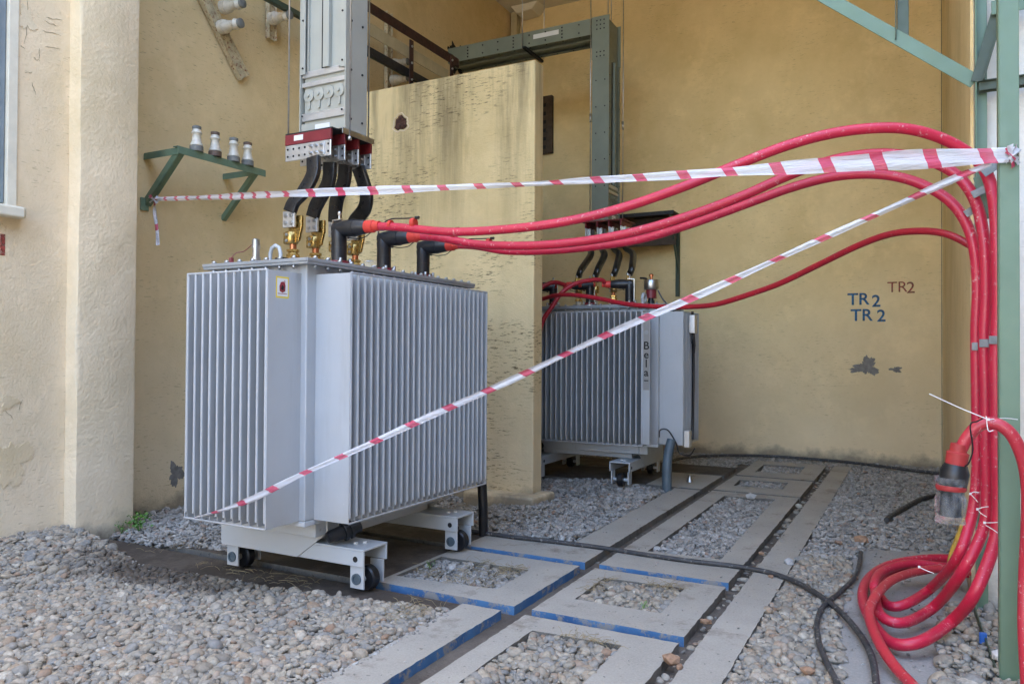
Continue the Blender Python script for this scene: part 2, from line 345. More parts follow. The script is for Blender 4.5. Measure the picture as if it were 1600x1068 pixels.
def thing(name, label, cat, loc=(0,0,0), rz=0, group=None):
    o = bpy.data.objects.new(name, None); COL.objects.link(o); o.location = loc; o.rotation_euler = (0, 0, rz); o.empty_display_size = .1
    tag(o, label, cat, group); return o
def tag(o, label, cat, group=None, kind=None):
    if label: o['label'] = label
    if cat: o['category'] = cat
    if group: o['group'] = group
    if kind: o['kind'] = kind
    return o
def dup(o, parent=None, loc=None, rz=None, label=None):
    c = o.copy(); COL.objects.link(c)
    if parent: c.parent = parent
    if loc is not None: c.location = loc
    if rz is not None: c.rotation_euler = (0, 0, rz)
    if label: c['label'] = label
    for ch in list(o.children): dup(ch, c)
    return c
def text(name, body, size, mat, parent, loc, rot, depth=.0008, label=None, font_off=0):
    cu = bpy.data.curves.new(name, 'FONT'); cu.body = body; cu.size = size; cu.extrude = depth; cu.align_x = 'CENTER'; cu.align_y = 'CENTER'; cu.offset = font_off
    to = bpy.data.objects.new(name+'_t', cu); COL.objects.link(to); bpy.context.view_layer.update()
    me = bpy.data.meshes.new_from_object(to.evaluated_get(bpy.context.evaluated_depsgraph_get())); bpy.data.objects.remove(to)
    me.materials.clear(); me.materials.append(mat); o = bpy.data.objects.new(name, me); COL.objects.link(o); o.parent = parent
    o.location = loc; o.rotation_euler = rot
    if label: o['label'] = label
    return o

# ------------------------------------------------------------------ ground, slabs
tag(MB().add([(-90,-90,-.07),(90,-90,-.07),(90,90,-.07),(-90,90,-.07)], [(0,1,2,3)]).build('ground', M_YARD), 'pale packed earth of the yard', None, kind='structure')
tag(MB().add([(-5.4,1,-.046),(1.6,1,-.046),(1.6,10.2,-.046),(-5.4,10.2,-.046)], [(0,1,2,3)]).build('dirt_bed', M_DIRT), 'dark dirt between the concrete slabs', None, kind='structure')
def jit(a, b, n, amp):
    out = []
    for i in range(n):
        t = i/n; p = Vector(a).lerp(Vector(b), t)
        if i: p += Vector((random.uniform(-amp, amp), random.uniform(-amp, amp), 0))
        out.append(p)
    return out
def slab(x0, y0, x1, y1, hole=None, blue=(), mats=None, th=.050, top=0, chip=.0028):
    """concrete slab; hole = four corners; blue = sides painted blue (S,E,N,W)"""
    mb = MB(); C4 = [(x0,y0,top),(x1,y0,top),(x1,y1,top),(x0,y1,top)]; rings = []
    def ring(C):
        r = []
        for i in range(4):
            a, b = C[i], C[(i+1)%4]; r.append(jit(a, b, max(4, int((Vector(b)-Vector(a)).length/.035)), chip))
        return r
    R = ring(C4); outer = [p for s_ in R for p in s_]
    bm = bmesh.new(); ov = [bm.verts.new(p) for p in outer]; es = [bm.edges.new((ov[i], ov[(i+1)%len(ov)])) for i in range(len(ov))]
    inner = []
    if hole:
        R2 = ring([(*h, top) for h in hole]); inner = [p for s_ in R2 for p in s_]
        iv = [bm.verts.new(p) for p in inner]; es += [bm.edges.new((iv[i], iv[(i+1)%len(iv)])) for i in range(len(iv))]
    bmesh.ops.triangle_fill(bm, use_beauty=True, edges=es)
    bm.verts.index_update(); mb.add([v.co.copy() for v in bm.verts], [tuple(v.index for v in f.verts) for f in bm.faces], 0); bm.free()
    k = 0
    for si, s_ in enumerate(R):
        for i in range(len(s_)):
            a = outer[k]; b = outer[(k+1)%len(outer)]; k += 1
            ins = Vector((0,0,-th)); mb.add([a, b, b+ins, a+ins], [(0,1,2,3)], 2 if 'SENW'[si] in blue else 1)
    for i in range(len(inner)):
        a = inner[i]; b = inner[(i+1)%len(inner)]; mb.add([a, b, b+Vector((0,0,-th)), a+Vector((0,0,-th))], [(0,1,2,3)], 1)
    o = mb.build('concrete_slab', mats or [M_SLAB, M_EDGE, M_BLUEP]); o['kind'] = 'structure'; return o
# middle column between the two channels
slab(-1.73, 1.2, -.955, 3.425, [(-1.605,2.60),(-1.166,2.62),(-1.172,3.275),(-1.603,3.25)], '')
slab(-1.735, 3.51, -.955, 4.37, [(-1.61,3.77),(-1.145,3.775),(-1.15,4.235),(-1.613,4.21)], 'S')
slab(-1.74, 4.455, -.957, 7.38, [(-1.58,4.91),(-1.11,4.94),(-1.14,7.22),(-1.577,7.16)], 'S')
slab(-1.745, 7.45, -.957, 8.40, [(-1.62,7.76),(-1.16,7.78),(-1.17,8.22),(-1.64,8.16)], '')
slab(-1.745, 8.48, -.957, 9.72, [(-1.60,8.78),(-1.15,8.85),(-1.16,9.45),(-1.62,9.42)], '')
slab(-.872, 1.2, -.69, 9.72, None, '')
slab(-2.09, 1.0, -1.865, 3.425, None, 'E')
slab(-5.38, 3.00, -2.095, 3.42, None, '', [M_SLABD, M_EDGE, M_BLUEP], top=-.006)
slab(-2.72, 3.51, -1.835, 4.37, None if False else [(-2.69,3.66),(-2.05,3.72),(-2.065,4.135),(-2.69,4.135)], 'SE')
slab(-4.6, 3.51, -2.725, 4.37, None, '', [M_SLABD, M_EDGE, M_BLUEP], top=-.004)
slab(-2.72, 4.455, -1.835, 4.87, None, 'S')
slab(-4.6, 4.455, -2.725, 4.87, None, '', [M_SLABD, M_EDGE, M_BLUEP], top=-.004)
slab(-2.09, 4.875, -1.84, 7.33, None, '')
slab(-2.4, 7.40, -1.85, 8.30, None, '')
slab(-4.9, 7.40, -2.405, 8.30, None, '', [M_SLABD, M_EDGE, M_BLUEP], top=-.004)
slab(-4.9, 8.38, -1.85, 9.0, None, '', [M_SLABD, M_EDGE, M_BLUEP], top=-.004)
# dusty concrete patch on the right
pp = [at(*q, z=-.02) for q in ((1345,835),(1400,828),(1480,835),(1560,850))]
poly = [(-.31,1.0,-.02),(1.6,1.0,-.02),(1.6,5.6,-.02),(.25,6.0,-.02),(-.05,5.95,-.02),(-.33,5.75,-.02),(-.42,5.3,-.02),(-.36,4.7,-.02),(-.40,4.2,-.02),(-.30,3.7,-.02),(-.33,3.2,-.02)]
pr = []
for i in range(len(poly)): pr += jit(poly[i], poly[(i+1)%len(poly)], 14, .007)
tag(MB().prism(pr, (0,0,-.045)).build('concrete_floor', M_DUST), 'grey dusty concrete floor patch by the green post', None, kind='structure')

# ------------------------------------------------------------------ gravel
def ico(sub, seed_n):
    bm = bmesh.new(); bmesh.ops.create_icosphere(bm, subdivisions=sub, radius=1); v = np.array([p.co[:] for p in bm.verts]); f = np.array([[q.index for q in fc.verts] for fc in bm.faces]); bm.free()
    out = []
    for k in range(seed_n):
        w = v.copy()
        for j in range(3 if sub > 1 else 2):
            d = rng.normal(size=3); d /= np.linalg.norm(d); w = w + d*(np.tanh((v@d)*2)[:, None]**2)*rng.uniform(-.16, .16)
        w *= (1+rng.uniform(-.06, .06, (len(w), 1)) if sub > 1 else 1+rng.uniform(-.28, .22, (len(w), 1)))
        out.append(w)
    return out, f
ICO2, ICO1 = ico(2, 24), ico(1, 40)
def gravel(name, regions, spacing, size, mat, shapes, smooth, label, base=-.05, layers=2, flat=.6, zfun=None, avoid=None):
    V, F = [], []; vars_, f = shapes; off = 0; pts = []
    for poly_, *opt in regions:
        P = np.array(poly_); lo = P.min(0); hi = P.max(0)
        for L in range(layers):
            xs = np.arange(lo[0], hi[0], spacing); ys = np.arange(lo[1], hi[1], spacing); g = np.stack(np.meshgrid(xs, ys), -1).reshape(-1, 2)
            g = g + rng.uniform(-.5, .5, g.shape)*spacing
            ins = np.zeros(len(g), bool); j = len(P)-1
            for i in range(len(P)):
                c = ((P[i,1] > g[:,1]) != (P[j,1] > g[:,1])) & (g[:,0] < (P[j,0]-P[i,0])*(g[:,1]-P[i,1])/(P[j,1]-P[i,1]+1e-12)+P[i,0]); ins ^= c; j = i
            g = g[ins]; z = base + L*size*.55 + rng.uniform(0, size*.5, len(g)) + (opt[0] if opt else 0)
            if zfun: z = z + zfun(g)
            pts.append(np.column_stack([g, z]))
    pts = np.concatenate(pts)
    n = len(pts); q = rng.normal(size=(n, 2)); ang = rng.uniform(0, 2*np.pi, n); tx = rng.normal(0, .35, n); ty = rng.normal(0, .35, n)
    sc = size*np.clip(rng.lognormal(-.10, .36, n), .4, 2.0)
    ax = np.column_stack([sc*rng.uniform(.5, .72, n), sc*rng.uniform(.36, .55, n), sc*rng.uniform(.22, .40, n)*flat/.6])
    ca, sa, cx, sx_, cy, sy = np.cos(ang), np.sin(ang), np.cos(tx), np.sin(tx), np.cos(ty), np.sin(ty)
    Rz = np.zeros((n,3,3)); Rz[:,0,0]=ca; Rz[:,0,1]=-sa; Rz[:,1,0]=sa; Rz[:,1,1]=ca; Rz[:,2,2]=1
    Rx = np.zeros((n,3,3)); Rx[:,0,0]=1; Rx[:,1,1]=cx; Rx[:,1,2]=-sx_; Rx[:,2,1]=sx_; Rx[:,2,2]=cx
    Ry = np.zeros((n,3,3)); Ry[:,1,1]=1; Ry[:,0,0]=cy; Ry[:,0,2]=sy; Ry[:,2,0]=-sy; Ry[:,2,2]=cy
    R = Rx@Ry@Rz; pick = rng.integers(0, len(vars_), n); B = np.array(vars_)[pick]
    VV = np.einsum('nij,nkj->nki', R, B*ax[:, None, :]) + pts[:, None, :]; nv = VV.shape[1]
    FF = (f[None]+ (np.arange(n)*nv)[:, None, None]).reshape(-1, 3)
    me = bpy.data.meshes.new(name); me.vertices.add(n*nv); me.vertices.foreach_set('co', VV.reshape(-1))
    me.loops.add(FF.size); me.loops.foreach_set('vertex_index', FF.reshape(-1)); me.polygons.add(len(FF))
    me.polygons.foreach_set('loop_start', np.arange(len(FF))*3); me.polygons.foreach_set('loop_total', np.full(len(FF), 3))
    me.polygons.foreach_set('use_smooth', np.full(len(FF), smooth)); me.materials.append(mat); me.update(calc_edges=True)
    o = bpy.data.objects.new(name, me); COL.objects.link(o); o['kind'] = 'stuff'; o['label'] = label; print(name, n); return o
def rect(x0, y0, x1, y1): return [(x0,y0),(x1,y0),(x1,y1),(x0,y1)]
def mound(g): return .10*np.clip(1-(g[:,0]+5.05)/.9, 0, 1)*np.clip((3.6-g[:,1])/.4, 0, 1)
gravel('river_gravel', [([(-5.15,1.4),(-2.11,1.2),(-2.10,3.30),(-2.6,3.20),(-3.2,3.12),(-4.2,3.07),(-4.7,3.2),(-5.4,3.25)], .015)], .0225, .0345, M_PEB, ICO2, True, 'rounded grey and tan river pebbles in front of the big transformer', layers=2, base=-.040, zfun=mound)
gravel('gravel_fines', [([(-5.15,1.4),(-2.05,1.2),(-2.06,3.30),(-2.6,3.22),(-3.2,3.15),(-4.2,3.10),(-4.7,3.2),(-5.4,3.25)], .0)], .020, .017, M_PEB2, ICO1, False, 'small grit and chips between the river pebbles', layers=1, base=-.006, zfun=mound)
gravel('river_gravel', [(rect(-1.60,2.61,-1.17,3.26),),(rect(-1.60,3.78,-1.15,4.22),),([(-.685,1.2),(-.27,1.2),(-.28,3.6),(-.37,4.2),(-.33,4.7),(-.40,5.4),(-.685,5.4)],)], .0235, .036, M_PEB, ICO2, True, 'rounded pebbles filling the holes of the near concrete slabs', base=-.048)
gravel('river_gravel', [(rect(-2.68,3.67,-2.06,4.13),),(rect(-1.57,4.94,-1.12,7.18),),(rect(-1.61,7.8,-1.17,8.17),),(rect(-1.59,8.85,-1.16,9.42),)], .026, .033, M_PEB2, ICO1, False, 'small stones filling the holes of the far concrete slabs', base=-.05)
gravel('crushed_gravel', [([(-.685,5.3),(-.42,5.3),(-.3,5.75),(.28,6.0),(.28,10.18),(-.685,10.18)], .01),(rect(-.69,9.6,-5.3,10.18),),(rect(-5.38,9.0,-1.9,10.1),)], .030, .036, M_PEB2, ICO1, False, 'grey crushed stone along the foot of the back wall', base=-.05)
gravel('crushed_gravel', [(rect(-4.6,4.88,-2.10,5.97),),(rect(-2.94,5.97,-2.10,7.38),),(rect(-5.38,6.2,-2.95,7.38),)], .030, .036, M_PEB2, ICO1, False, 'crushed stone in front of the partition wall', base=-.04, zfun=lambda g: .03*np.sin(g[:,0]*5)*np.sin(g[:,1]*4))
gravel('crushed_gravel', [([(-5.38,3.44),(-4.55,3.44),(-3.95,3.6),(-4.62,4.4),(-4.62,5.97),(-5.38,5.97)], .035)], .028, .034, M_PEB2, ICO1, False, 'broken stone and mortar at the foot of the recessed wall', base=-.05)
gravel('channel_debris', [(rect(-.95,2.0,-.875,9.7),)], .055, .032, M_PEB, ICO2, True, 'loose stones lying in the right hand channel', layers=1, base=-.055)
gravel('channel_debris', [(rect(-1.83,2.0,-1.75,3.2),),(rect(-1.83,3.6,-1.75,9.2),)], .14, .022, M_PEB, ICO2, True, 'few loose stones lying in the left hand channel', layers=1, base=-.055)
gravel('post_rubble', [([(.02,3.0),(.7,2.6),(.9,4.66),(.12,4.62)], ), ([(.5,2.0),(1.6,2.0),(1.6,4.6),(.5,4.6)],)], .034, .038, M_PEB, ICO2, True, 'pebbles and rubble around the foot of the green posts', layers=2, base=-.02)
gravel('scattered_stones', [([(-.4,3.2),(.25,3.2),(.25,6),(-.4,5.9)],)], .11, .016, M_PEB2, ICO1, False, 'small stones scattered over the dusty concrete', layers=1, base=-.018)
gravel('scattered_stones', [(rect(-2.08,1.2,-1.87,3.4),),(rect(-1.72,1.2,-.96,9.6),),(rect(-.86,1.2,-.70,9.6),),(rect(-2.08,3.5,-1.85,7.3),)], .16, .009, M_PEB2, ICO1, False, 'grit scattered over the concrete slabs', layers=1, base=.001)

# ------------------------------------------------------------------ building
B = thing('building', 'tall cream plastered building with an open bay holding the transformers', 'building', (-5.4, 3.64, 0))
def inv(o): o.matrix_parent_inverse = Matrix.Translation(-Vector(o.parent.location)); return o
def bpart(mb, name, mat, label=None, bevel=0): return inv(mb.build(name, mat, B, bevel, label))
# front left wall with window opening (thickness to the left)
wy1 = at(40, 300, x=-5.12).y; wy1 = at(26, 200, x=-5.12).y; wz0 = at(26, 325, x=-5.12).z; wy0 = wy1-1.3
mb = MB(); mb.box((-5.5,-7,-.1),(-5.12,3.2,wz0)); mb.box((-5.5,wy1,wz0),(-5.12,3.2,4.6)); mb.box((-5.5,-7,wz0),(-5.12,wy0,4.6)); mb.box((-5.5,-7,4.6),(-5.12,3.2,11))
bpart(mb, 'wall', M_LEFT, 'front left wall with cracked cream paint and a window')
mb = MB(); n_ = 36
xs = [(-5.5,3.2),(-5.12,3.2),(-5.0,3.2),(-5.0,3.64),(-5.5,3.64)]
vs = []; fs = []
for i in range(n_+1):
    z = -.1+6.5*i/n_; w = .006*math.sin(z*3.1)+.004*math.sin(z*7.7+1)
    for (x, y) in ((-5.5,3.2),(-5.02,3.2+w*.3),(-5.004+w,3.206),(-5.0+w,3.225),(-5.0-w*.4,3.622),(-5.006,3.638),(-5.02,3.64),(-5.5,3.64)): vs.append((x, y, z))
k8 = 8
for i in range(n_):
    for k in range(k8): fs.append((i*k8+k, i*k8+(k+1)%k8, (i+1)*k8+(k+1)%k8, (i+1)*k8+k))
mb.add(vs, fs, 0, True); bpart(mb, 'pillar', M_PILLAR, 'roughly rendered cream pillar at the left of the bay')
bpart(MB().box((-5.7,3.64,-.1),(-5.4,10.5,6.6)), 'wall', M_WALL, 'recessed side wall behind the green shelf')
bpart(MB().box((-5.4,10.2,-.1),(.26,10.5,6.6)), 'wall', M_WALLB, 'ochre back wall with stencilled lettering')
bpart(MB().box((.262,4.66,-.1),(3.2,10.5,6.6)), 'wall', [M_WHITE], 'white painted wall end behind the green posts', bevel=.012)
bpart(MB().box((.247,4.80,-.1),(.2615,10.19,6.37)), 'wall_lining', M_WALLB, 'ochre side of the right wall')
bpart(MB().box((-5.4,3.7,6.38),(3.2,10.2,6.6)), 'ceiling', M_CEIL)
mb = MB(); mb.box((-16,3.7,6.605),(9,16,12.0)); mb.box((-16,-7,4.7),(-5.505,3.2,11)); mb.box((3.2,4.7,-.1),(9,10.5,6.6)); mb.box((-12,-7,-.1),(-5.505,3.2,4.6))  # unseen bulk; upper height added so its shadow covers the bay and foreground
bpart(mb, 'upper_shade_mass', M_LEFT)
NB = thing('bounce_building', 'added unseen pale building behind the camera, reflecting low light into the bay', 'building', (0, -15, 0))  # added out of view: its sunlit face sends low light into the bay
mb = MB(); mb.box((-12,-20,-.1),(14,-15,3.6)); 
for i in range(6):
    for z in (1.0,): mb.box((-10.5+i*4,-15.0,z),(-9.0+i*4,-14.98,z+1.6), 1)
o = mb.build('wall', [M_LEFT, M_SHUT], NB); o.matrix_parent_inverse = Matrix.Translation((0, 15, 0))
NB = thing('side_light_block', 'added unseen dull block at the right, keeping side light off the bay', 'building', (5, 0, 0))
mb = MB(); mb.box((4.6,-10,-.1),(9,4.69,8.0)); o = mb.build('wall', plaster('plaster_dull', (.22,.19,.15), .2), NB); o.matrix_parent_inverse = Matrix.Translation((-5, 0, 0))  # added out of view to cut the light coming from the right
# window
w_ = bpart(MB().box((-5.20,wy0,wz0+.01),(-5.17,wy1-.06,4.4)), 'window', M_GLASS)
mb = MB(); 
for (a, b_) in (((-5.17,wy1-.155,wz0+.02),(-5.135,wy1-.065,4.4)), ((-5.17,wy0,wz0+.02),(-5.135,wy0+.07,4.4)), ((-5.165,wy0+.07,wz0+.02),(-5.137,wy1-.155,wz0+.09)), ((-5.165,wy0+.6,wz0+.09),(-5.137,wy0+.66,4.4))): mb.box(a, b_)
fr = mb.build('window_frame', M_SHUT, w_, .004)
sill_y = at(41, 315, x=-5.0).y
mb = MB(); mb.prism([(-5.3,wy0-.1,wz0-.07),(-5.02,wy0-.1,wz0-.075),(-5.02,sill_y,wz0-.075),(-5.05,sill_y+.03,wz0-.07),(-5.3,sill_y+.02,wz0-.07)], (0,0,.07))
si = mb.build('window_sill', M_TRIM, w_, .012, 'chipped cream window sill')
mb = MB().box((-5.165,wy1-.06,wz0),(-5.108,wy1,4.5)); tr = mb.build('window_trim', M_TRIM, w_, .004)
# patches where the paint has come off
def patch(cx, cy, r, plane, mat, name='bare_patch', sx=1, sz=1, label=None, lobes=3, amp=1, parent=None, th=.003, seed=0):
    rr = random.Random(seed); n = 96; ph = [rr.uniform(0, 6.3) for _ in range(6)]; pts = []
    for i in range(n):
        a = 2*math.pi*i/n; q = r*(1+amp*.28*math.sin(lobes*a+ph[0])+.15*math.sin((lobes+2)*a+ph[1])+.09*math.sin(9*a+ph[2])+.07*math.sin(17*a+ph[3])+.05*math.sin(29*a+ph[4])+rr.uniform(-.04, .04))
        pts.append((q*math.cos(a)*sx, q*math.sin(a)*sz))
    k, v = plane; P = []
    for u, z in pts: P.append((v, cx+u, cy+z) if k == 'x' else (cx+u, v, cy+z))
    d = (th, 0, 0) if k == 'x' else (0, -th, 0)
    return bpart(MB().prism(P, d), name, mat, label)
p = at(275, 740, x=-5.4); patch(p.y, p.z, .065, ('x', -5.4), M_GREY, sz=1.3, label='grey bare patch low on the recessed wall', seed=3)
p = at(1355, 572, y=10.2); patch(p.x, p.z, .10, ('y', 10.2), M_GREY, sx=1.1, label='larger grey patch under the stencilled letters', seed=5)
p = at(1335, 578, y=10.2); patch(p.x+.03, p.z, .05, ('y', 10.1985), M_GREY, sx=1.8, sz=.5, seed=8)
p = at(1400, 577, y=10.2); patch(p.x, p.z, .045, ('y', 10.2), M_GREY, sx=1.3, sz=.7, label='smaller grey patch right of the larger one', seed=6)
PEEL = plaster('peeled_plaster', (.72, .60, .42), .1, foot=False)
for (x, y, r, s, sx_) in ((16, 722, .13, 2, .9), (14, 628, .04, 4, 1.2), (40, 30, .07, 12, .8)):
    p = at(x, y, x=-5.12); patch(p.y, p.z, r, ('x', -5.12), PEEL, 'peeled_patch', sx=sx_, seed=s, th=.004)
# thin raised cracks in the front wall paint
mb = MB()
for (a, b_) in (((72, 28), (98, 32)), ((70, 33), (92, 42)), ((68, 48), (95, 56)), ((42, 0), (45, 30)), ((45, 30), (38, 68)), ((62, 75), (60, 95)), ((52, 90), (62, 96)), ((50, 130), (56, 148)), ((32, 72), (40, 76)), ((118, 190), (120, 205)), ((120, 205), (113, 222)), ((70, 74), (96, 77)), ((38, 112), (50, 114)), ((8, 640), (22, 655)), ((30, 640), (35, 625))):
    P = [at(a[0]+(b_[0]-a[0])*t+random.uniform(-1, 1), a[1]+(b_[1]-a[1])*t+random.uniform(-1.5, 1.5), x=-5.118) for t in (0, .2, .4, .6, .8, 1)]; mb.tube(P, [.0005, .0014, .0010, .0014, .0009, .0005], 4)
for o in mb.split('paint_crack', plain('crack_dark', (.20, .16, .10), .9), B): inv(o)
# stencils
def stencil(body, px, py, size, mat, label, skew=0, **k):
    p = at(px, py, y=10.198); o = text('stencil', body, size, mat, B, (p.x, p.y, p.z), (math.pi/2, 0, 0), label=label, font_off=k.get('off', .003)); inv(o); return o
stencil('TR', 1341, 468, .20, M_STR_B, 'upper blue stencilled letters'); stencil('2', 1369, 471, .20, M_STR_B, 'upper blue stencilled figure')
stencil('TR', 1346, 493, .20, M_STR_B, 'lower blue stencilled letters'); stencil('2', 1377, 494, .20, M_STR_B, 'lower blue stencilled figure')
stencil('TR', 1402, 449, .18, M_STR_R, 'faded red stencilled letters', off=0); stencil('2', 1423, 450, .19, M_STR_R, 'faded red stencilled figure', off=.001)
p = at(4, 384, x=-5.118); o = text('stencil', '1', .18, M_STR_R, B, (p.x, p.y, p.z), (math.pi/2, 0, math.pi/2), label='red stencilled number on the front left wall', font_off=.006); inv(o)
# vent in the back wall
p0 = at(838, 155, y=10.2); p1 = at(865, 240, y=10.2)
v_ = bpart(MB().box((p0.x-.15,10.13,p1.z),(p1.x,10.198,p0.z), 0), 'vent', M_WOOD, 'dark recessed vent high on the back wall', .004)
mb = MB()
for i in range(6): z = p1.z+.06+i*(p0.z-p1.z-.1)/6; mb.box((p0.x-.1,10.115,z),(p1.x-.09,10.128,z+.05))
sl_ = mb.build('louvre', M_DKHOLE, v_)
# duct hole in the side wall
# roof brackets near the corner
mb = MB(); mb.bar((-5.32,10.1,4.9),(-5.32,10.1,6.36),.10,.10); bpart(mb, 'corner_post', M_OLDCREAM, bevel=.004)
mb = MB(); mb.prism([(-5.3,10.19,6.379),(-4.85,10.19,6.379),(-4.95,10.19,6.27),(-5.2,10.19,6.25)], (0,-.3,0)); bpart(mb, 'roof_bracket', M_CEIL, bevel=.02)
mb = MB().tube([(.236,10.194,0),(.235,10.192,3),(.238,10.194,6.3)], .003, 6); bpart(mb, 'corner_crack', M_WOOD)  # thin brown line standing for a faint crack in the wall corner

# partition wall
pw = MB(); zt = 3.855
pw.box((-5.399,5.985,-.1),(-2.955,6.16,zt)); o = pw.build('partition_wall', M_PART, None, .012); tag(o, 'stained yellow plaster partition wall between the two transformers', 'wall')
p = at(626, 192, y=5.98)
rr = random.Random(4); mb = MB(); n = 26; ring = [(.075*(1+rr.uniform(-.18, .18))) for _ in range(n)]
vs = [(p.x+ring[i]*math.cos(6.283*i/n)*1.0, 5.983, p.z+ring[i]*math.sin(6.283*i/n)*.9) for i in range(n)]+[(p.x+ring[i]*.7*math.cos(6.283*i/n), 5.972+rr.uniform(-.006,.004), p.z+ring[i]*.62*math.sin(6.283*i/n)) for i in range(n)]+[(p.x, 5.978, p.z)]
mb.add(vs, [(i, (i+1)%n, n+(i+1)%n, n+i) for i in range(n)]+[(n+i, n+(i+1)%n, 2*n) for i in range(n)]); h_ = mb.build('broken_hole', M_BRICK, o, label='hole knocked in the plaster showing dark brick')
vs = [(p.x+ring[i]*1.25*math.cos(6.283*i/n), 5.9845, p.z+ring[i]*1.1*math.sin(6.283*i/n)) for i in range(n)]
MB().tube([Vector(q)+Vector((0,-.002,0)) for q in vs+vs[:1]], .007, 6).build('chipped_rim', PEEL, o)
# splash block at the wall foot
mb = MB(); mb.prism([(-3.55,5.8,-.06),(-2.86,5.8,-.06),(-2.84,6.2,-.06),(-3.6,5.983,-.06)], (0,0,.14)); mb.build('footing', M_WALL, o, .02)

# ------------------------------------------------------------------ transformers (local frame: long axis y, high voltage side +x)
NX, NY, ZB, ZT = .335, .79, .412, 1.708
def sticker(parent):
    s_ = MB().box((0,-.045,-.055),(.0015,.045,.055)).build('warning_sticker', M_YEL, parent, label='small yellow framed warning sticker')
    MB().box((.0015,-.037,-.046),(.0025,.037,.046)).build('sticker_panel', M_LBL, s_)
    mb = MB(); mb.prism([(.0025,-.02,-.02),(.0025,.0,-.028),(.0025,.018,-.018),(.0025,.02,.012),(.0025,.006,.03),(.0025,-.012,.026),(.0025,-.022,.005)], (.0008,0,0)); mb.box((.0026,-.033,-.034),(.0034,.03,-.031)); mb.box((.0034,.012,-.02),(.0042,.016,.036))
    mb.build('sticker_figure', M_DKRED, s_)
    mb = MB(); mb.prism([(.0034,-.012,-.01),(.0034,.004,-.016),(.0034,.008,.004),(.0034,-.006,.012)], (.0006,0,0)); mb.build('sticker_mark', M_DKHOLE, s_); return s_
def fin_block(mb, c0, nfin, pitch, depth, ax, sgn, base):
    """corrugated wall: fins along 'ax', sticking out by depth from base"""
    for i in range(nfin):
        u = c0+i*pitch; t = .0065
        bow = .003*math.sin(i*1.7)
        prof = [(0, ZB), (depth, ZB), (depth, ZT), (0, ZT)]
        # rounded outer lip, pinched foot and head
        for (d0, d1, z0, z1, tt) in ((0, depth-.006, ZB+.035, ZT-.02, t), (0, depth-.012, ZB+.004, ZB+.035, t*.45), (0, depth-.006, ZT-.02, ZT-.002, t*.55)):
            if ax == 'y': mb.box((min(base, base+sgn*d1) if sgn<0 else base, u-tt, z0), (base if sgn<0 else base+d1, u+tt, z1))
            else: mb.box((u-tt, min(base, base+sgn*d1) if sgn<0 else base, z0), (u+tt, base if sgn<0 else base+d1, z1))
        e = base+sgn*(depth-.006)
        P = [(e, u, ZB+.03), (e+sgn*.001, u+bow*.3, (ZB+ZT)/2), (e, u, ZT-.004)] if ax == 'y' else [(u, e, ZB+.03), (u+bow*.3, e+sgn*.001, (ZB+ZT)/2), (u, e, ZT-.004)]
        mb.tube(P, .0078, 8)
    a, b_ = c0-.006, c0+(nfin-1)*pitch+.006; e = base+sgn*(depth-.004)
    for z in (ZB, ZT):
        mb.tube([(e,a,z),(e,b_,z)] if ax == 'y' else [(a,e,z),(b_,e,z)], .0055, 8)
    # closed end cheeks of the block
    for u in (c0-.008, c0+(nfin-1)*pitch+.008):
        lo, hi = sorted((base, base+sgn*(depth-.002)))
        if ax == 'y': mb.box((lo, u-.003, ZB), (hi, u+.003, ZT))
        else: mb.box((u-.003, lo, ZB), (u+.003, hi, ZT))
